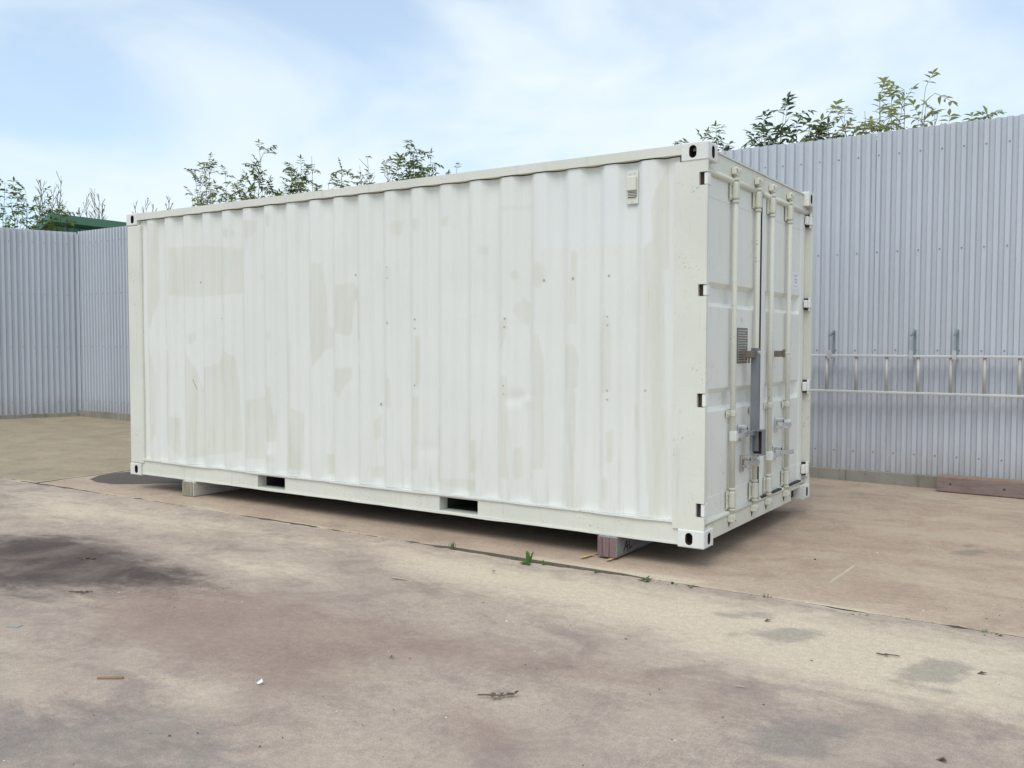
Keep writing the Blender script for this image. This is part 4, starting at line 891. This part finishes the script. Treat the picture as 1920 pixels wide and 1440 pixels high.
# ------------------------------------------------------------------ weeds in the joint
def blade_leaf(q, base, az, ln, wd, lift, serr=0.0, n=7, curl=0.4):
    d = Vector((math.cos(az), math.sin(az), 0)); s = Vector((-d.y, d.x, 0)); vs = []
    for k in range(n+1):
        f_ = k/n; h = math.sin(min(1, f_)*lift)*ln*(1-curl*f_*f_*0.5); out = f_*ln*math.cos(lift)
        w_ = wd*(math.sin(math.pi*min(0.97, 0.12+f_*0.86))**0.8)*(1-serr*(k % 2))*0.5
        c_ = base + d*out + Vector((0, 0, h*f_**0.4)); vs += [c_+s*w_+Vector((0, 0, w_*0.35)), c_, c_-s*w_+Vector((0, 0, w_*0.35))]
    q.add(vs, [(k*3+a, k*3+a+1, k*3+a+4, k*3+a+3) for k in range(n) for a in range(2)])
def weed(label, px, kind, size, mat='weed', n=6):
    pt = gnd(*px); o = thing('weed', label, 'weed', (pt[0], pt[1], -0.006), 0, 'weeds growing in the slab joint'); q = MB()
    for k in range(n):
        az = 6.283*k/n+rng.uniform(-0.4, 0.4)
        if kind == 'big':
            up = k < 3; blade_leaf(q, Vector((0, 0, 0)), (YAW*-1+0.3, 2.6, 0.9)[k] if up else az, size*(1.0 if up else 0.65), size*0.36, 1.25 if up else 0.25, 0.30, 9)
        elif kind == 'flat':
            for m_ in range(2): blade_leaf(q, Vector((rng.uniform(-.02, .02), rng.uniform(-.02, .02), 0)), az+m_*0.4, size*rng.uniform(0.6, 1), size*0.28, rng.uniform(0.15, 0.55), 0.2)
        elif kind == 'tuft':
            blade_leaf(q, Vector((rng.uniform(-.015, .015), rng.uniform(-.015, .015), 0)), az, size*rng.uniform(0.6, 1), size*0.07, rng.uniform(0.9, 1.4), 0, 5)
        else:
            blade_leaf(q, Vector((rng.uniform(-.012, .012), rng.uniform(-.012, .012), 0)), az, size*rng.uniform(0.5, 1), size*0.38, rng.uniform(0.4, 1.2), 0.12, 6)
    q.build('leaf_rosette', M[mat], o)
weed('largest weed in the joint, two upright serrated green leaves', (992, 1056), 'big', 0.105, n=7)
weed('small green weed sprout just right of the largest weed', (1017, 1058), 'small', 0.045, n=4)
weed('small dark green weed in the joint below the near bearer', (1119, 1074), 'small', 0.05, 'weed_grey', 6)
weed('flat grey-green weed rosette in the joint', (1211, 1089), 'flat', 0.075, 'weed_grey', 8)
weed('small green weed, first to the right of the flat rosette', (1262, 1097), 'small', 0.05, n=5)
weed('small green weed, second to the right of the flat rosette', (1296, 1103), 'small', 0.048, n=5)
weed('thin grass tuft in the joint below the container middle', (849, 1030), 'tuft', 0.085, 'weed_grey', 14)
weed('tiny weed in the joint below the far bearer', (240, 934), 'flat', 0.05, n=6)
weed('low green weed in the joint below the door corner', (1402, 1120), 'flat', 0.045, n=6)
weed('wispy weed right of the low weed below the door corner', (1436, 1122), 'tuft', 0.055, n=9)
weed('straggly weed in the joint right of the container', (1610, 1156), 'flat', 0.055, n=8)
weed('single tiny weed right of the straggly weed', (1683, 1165), 'flat', 0.035, n=5)
weed('flattened tiny weed midway to the right edge in the joint', (1776, 1180), 'flat', 0.035, n=6)
weed('low weed clump at the right end of the joint', (1862, 1193), 'flat', 0.055, n=8)
weed('thin grass sprig beside the clump at the right end of the joint', (1846, 1188), 'tuft', 0.045, n=7)
# moss and seedlings filling the rest of the joint
q = MB()
for k in range(420):
    x = rng.uniform(-9.5, 2.6)
    if mnoise.noise((x*1.3, 2.2, 0)) < -0.05: continue
    y = JY+rng.gauss(0, 0.004); r_ = rng.uniform(0.006, 0.014)
    for a in range(3): blade_leaf(q, Vector((x+rng.uniform(-.01, .01), y, -0.008)), rng.uniform(0, 6.28), r_*1.6, r_*0.9, rng.uniform(0.2, 1.0), 0, 3)
o = q.build('moss', M['weed_grey']); o['kind'] = 'stuff'; o['label'] = 'tiny seedlings and moss along the slab joint'; o['category'] = 'moss'

# ------------------------------------------------------------------ litter on the concrete
def litter(name, label, cat, px, q, mat, rz=0.0, z=0.006):
    pt = gnd(*px); o = q.build(name, mat); o.location = (pt[0], pt[1], z); o.rotation_euler = (0, 0, rz); o['label'] = label; o['category'] = cat; return o
q = MB(); q.prism([(-0.033, -0.022), (0.030, -0.026), (0.036, 0.010), (0.012, 0.026), (-0.030, 0.020)], 2, 0, 0.006)
litter('tile_shard', 'small flat grey tile shard on the concrete at the left edge', 'tile', (28, 1177), q, paint_mat('grey_tile', (0.36, 0.33, 0.30), None, 0.95, (0.2, 0.18, 0.16), 0.5, streak=False), 0.5)
q = MB(); q.box(-0.055, 0.055, -0.0065, 0.0065, 0, 0.008, 0, 0.001); litter('wood_strip', 'thin brown wood strip lying on the concrete', 'stick', (207, 1275), q, M['stick'], 0.62)
q = MB(); q.add([(-0.014, -0.006, 0), (0.006, -0.010, 0.002), (0.016, 0.004, 0.010), (0.0, 0.012, 0.018), (-0.010, 0.006, 0.008), (0.003, 0.0, 0.014)], [(0, 1, 5), (1, 2, 5), (2, 3, 5), (3, 4, 5), (4, 0, 5), (0, 4, 3, 2, 1)])
litter('paper_scrap', 'crumpled bright white paper scrap in the foreground', 'paper', (487, 1284), q, M['sticker'])
def twig(label, px, ln, rz, leaves, seed):
    r2 = random.Random(seed); q = MB(); pts = [(ln*(k/6-0.5), r2.uniform(-1, 1)*ln*0.05, 0.004+r2.random()*0.004) for k in range(7)]
    q.tube(pts, [0.0032]*4+[0.0025]*3, 5)
    for k in range(leaves):
        b = Vector(pts[r2.randint(2, 6)]); leaflet(q, b, Vector((r2.uniform(-1, 1), r2.uniform(-1, 1), r2.uniform(-0.05, 0.12))), Vector((0, 0, 1)), ln*0.2, ln*0.12)
    litter('twig', label, 'twig', px, q, M['dead_leaf'], rz)
twig('brown twig with withered leaves in the centre foreground', (930, 1308), 0.15, 0.55, 9, 3)
twig('withered brown twig inside the dark stain', (160, 1050), 0.17, 0.4, 12, 5)
twig('flattened dark twig at the lower edge of the dark stain', (148, 1113), 0.12, 0.5, 6, 9)
twig('short dead stalk on the right concrete slab', (1665, 1232), 0.10, 0.2, 2, 12)
def dead_leaf(label, px, sz, rz, seed):
    r2 = random.Random(seed); sz *= 0.72; q = MB(); blade_leaf(q, Vector((-sz/2, 0, 0)), 0, sz, sz*0.55, 0.3, 0.1, 6); blade_leaf(q, Vector((-sz/4, 0, 0.002)), 1.0, sz*0.5, sz*0.3, 0.5, 0.1, 5)
    litter('dead_leaf', label, 'leaf', px, q, M['dead_leaf'], rz)
dead_leaf('curled grey-brown leaf below the largest weed', (926, 1074), 0.045, 0.3, 1)
dead_leaf('brown leaf at the bottom right corner of the picture', (1766, 1431), 0.06, -0.6, 2)
dead_leaf('small brown leaf on the right slab beside the grey patch', (1440, 1167), 0.05, 0.5, 3)
dead_leaf('thin brown leaf right of the round grey stain', (1842, 1267), 0.055, 0.1, 4)
dead_leaf('small brown leaf between two foreground stains, left of centre', (735, 1235), 0.035, 0.7, 6)
q = MB()
def stone(q, c, r):
    vs = []; ax, ay = rng.uniform(0.7, 1.8), rng.uniform(0.6, 1.2)
    for zz, k in ((0, 1.0), (0.55, 0.85), (0.95, 0.4)):
        for a in range(6): vs.append((c[0]+r*k*ax*math.cos(a*1.047+c[0])*rng.uniform(0.6, 1.25), c[1]+r*k*ay*math.sin(a*1.047+c[0])*rng.uniform(0.6, 1.25), c[2]+r*zz*0.7))
    q.add(vs, [(i*6+a, i*6+(a+1) % 6, i*6+6+(a+1) % 6, i*6+6+a) for i in range(2) for a in range(6)] + [tuple(range(12, 18))])
stone(q, (0, 0, 0), 0.035); litter('stone', 'fist-sized grey stone at the foot of the right fence plinth', 'stone', (1700, 910), q, M['plinth'], 0, 0.0)
q = MB(); stone(q, (0, 0, 0), 0.012); litter('stone', 'dark pebble on the slab right of the container door', 'stone', (1528, 1050), q, M['rust_and_shade'], 0, 0.0)
for nm, mat, cnt, r0_, r1_, seed in (('gravel', 'dead_leaf', 170, 0.0015, 0.0045, 4), ('gravel', 'sticker', 50, 0.0015, 0.004, 8)):
    q = MB(); r3 = random.Random(seed)
    for k in range(cnt):
        if k % 3 == 0: x, y = gnd(r3.uniform(-40, 480), r3.uniform(1020, 1150))[:2]
        else: x, y = gnd(r3.uniform(-60, 1980), r3.uniform(930, 1440) if k % 2 else r3.uniform(1100, 1440))[:2]
        if y > -0.3 and -6.1 < x < 0.1: continue
        stone(q, (x, y, 0.003), r3.uniform(r0_, r1_))
    o = q.build(nm, M[mat]); o['kind'] = 'stuff'; o['label'] = 'dark grit scattered over the concrete yard' if mat == 'dead_leaf' else 'white specks of grit scattered over the yard'; o['category'] = 'gravel'
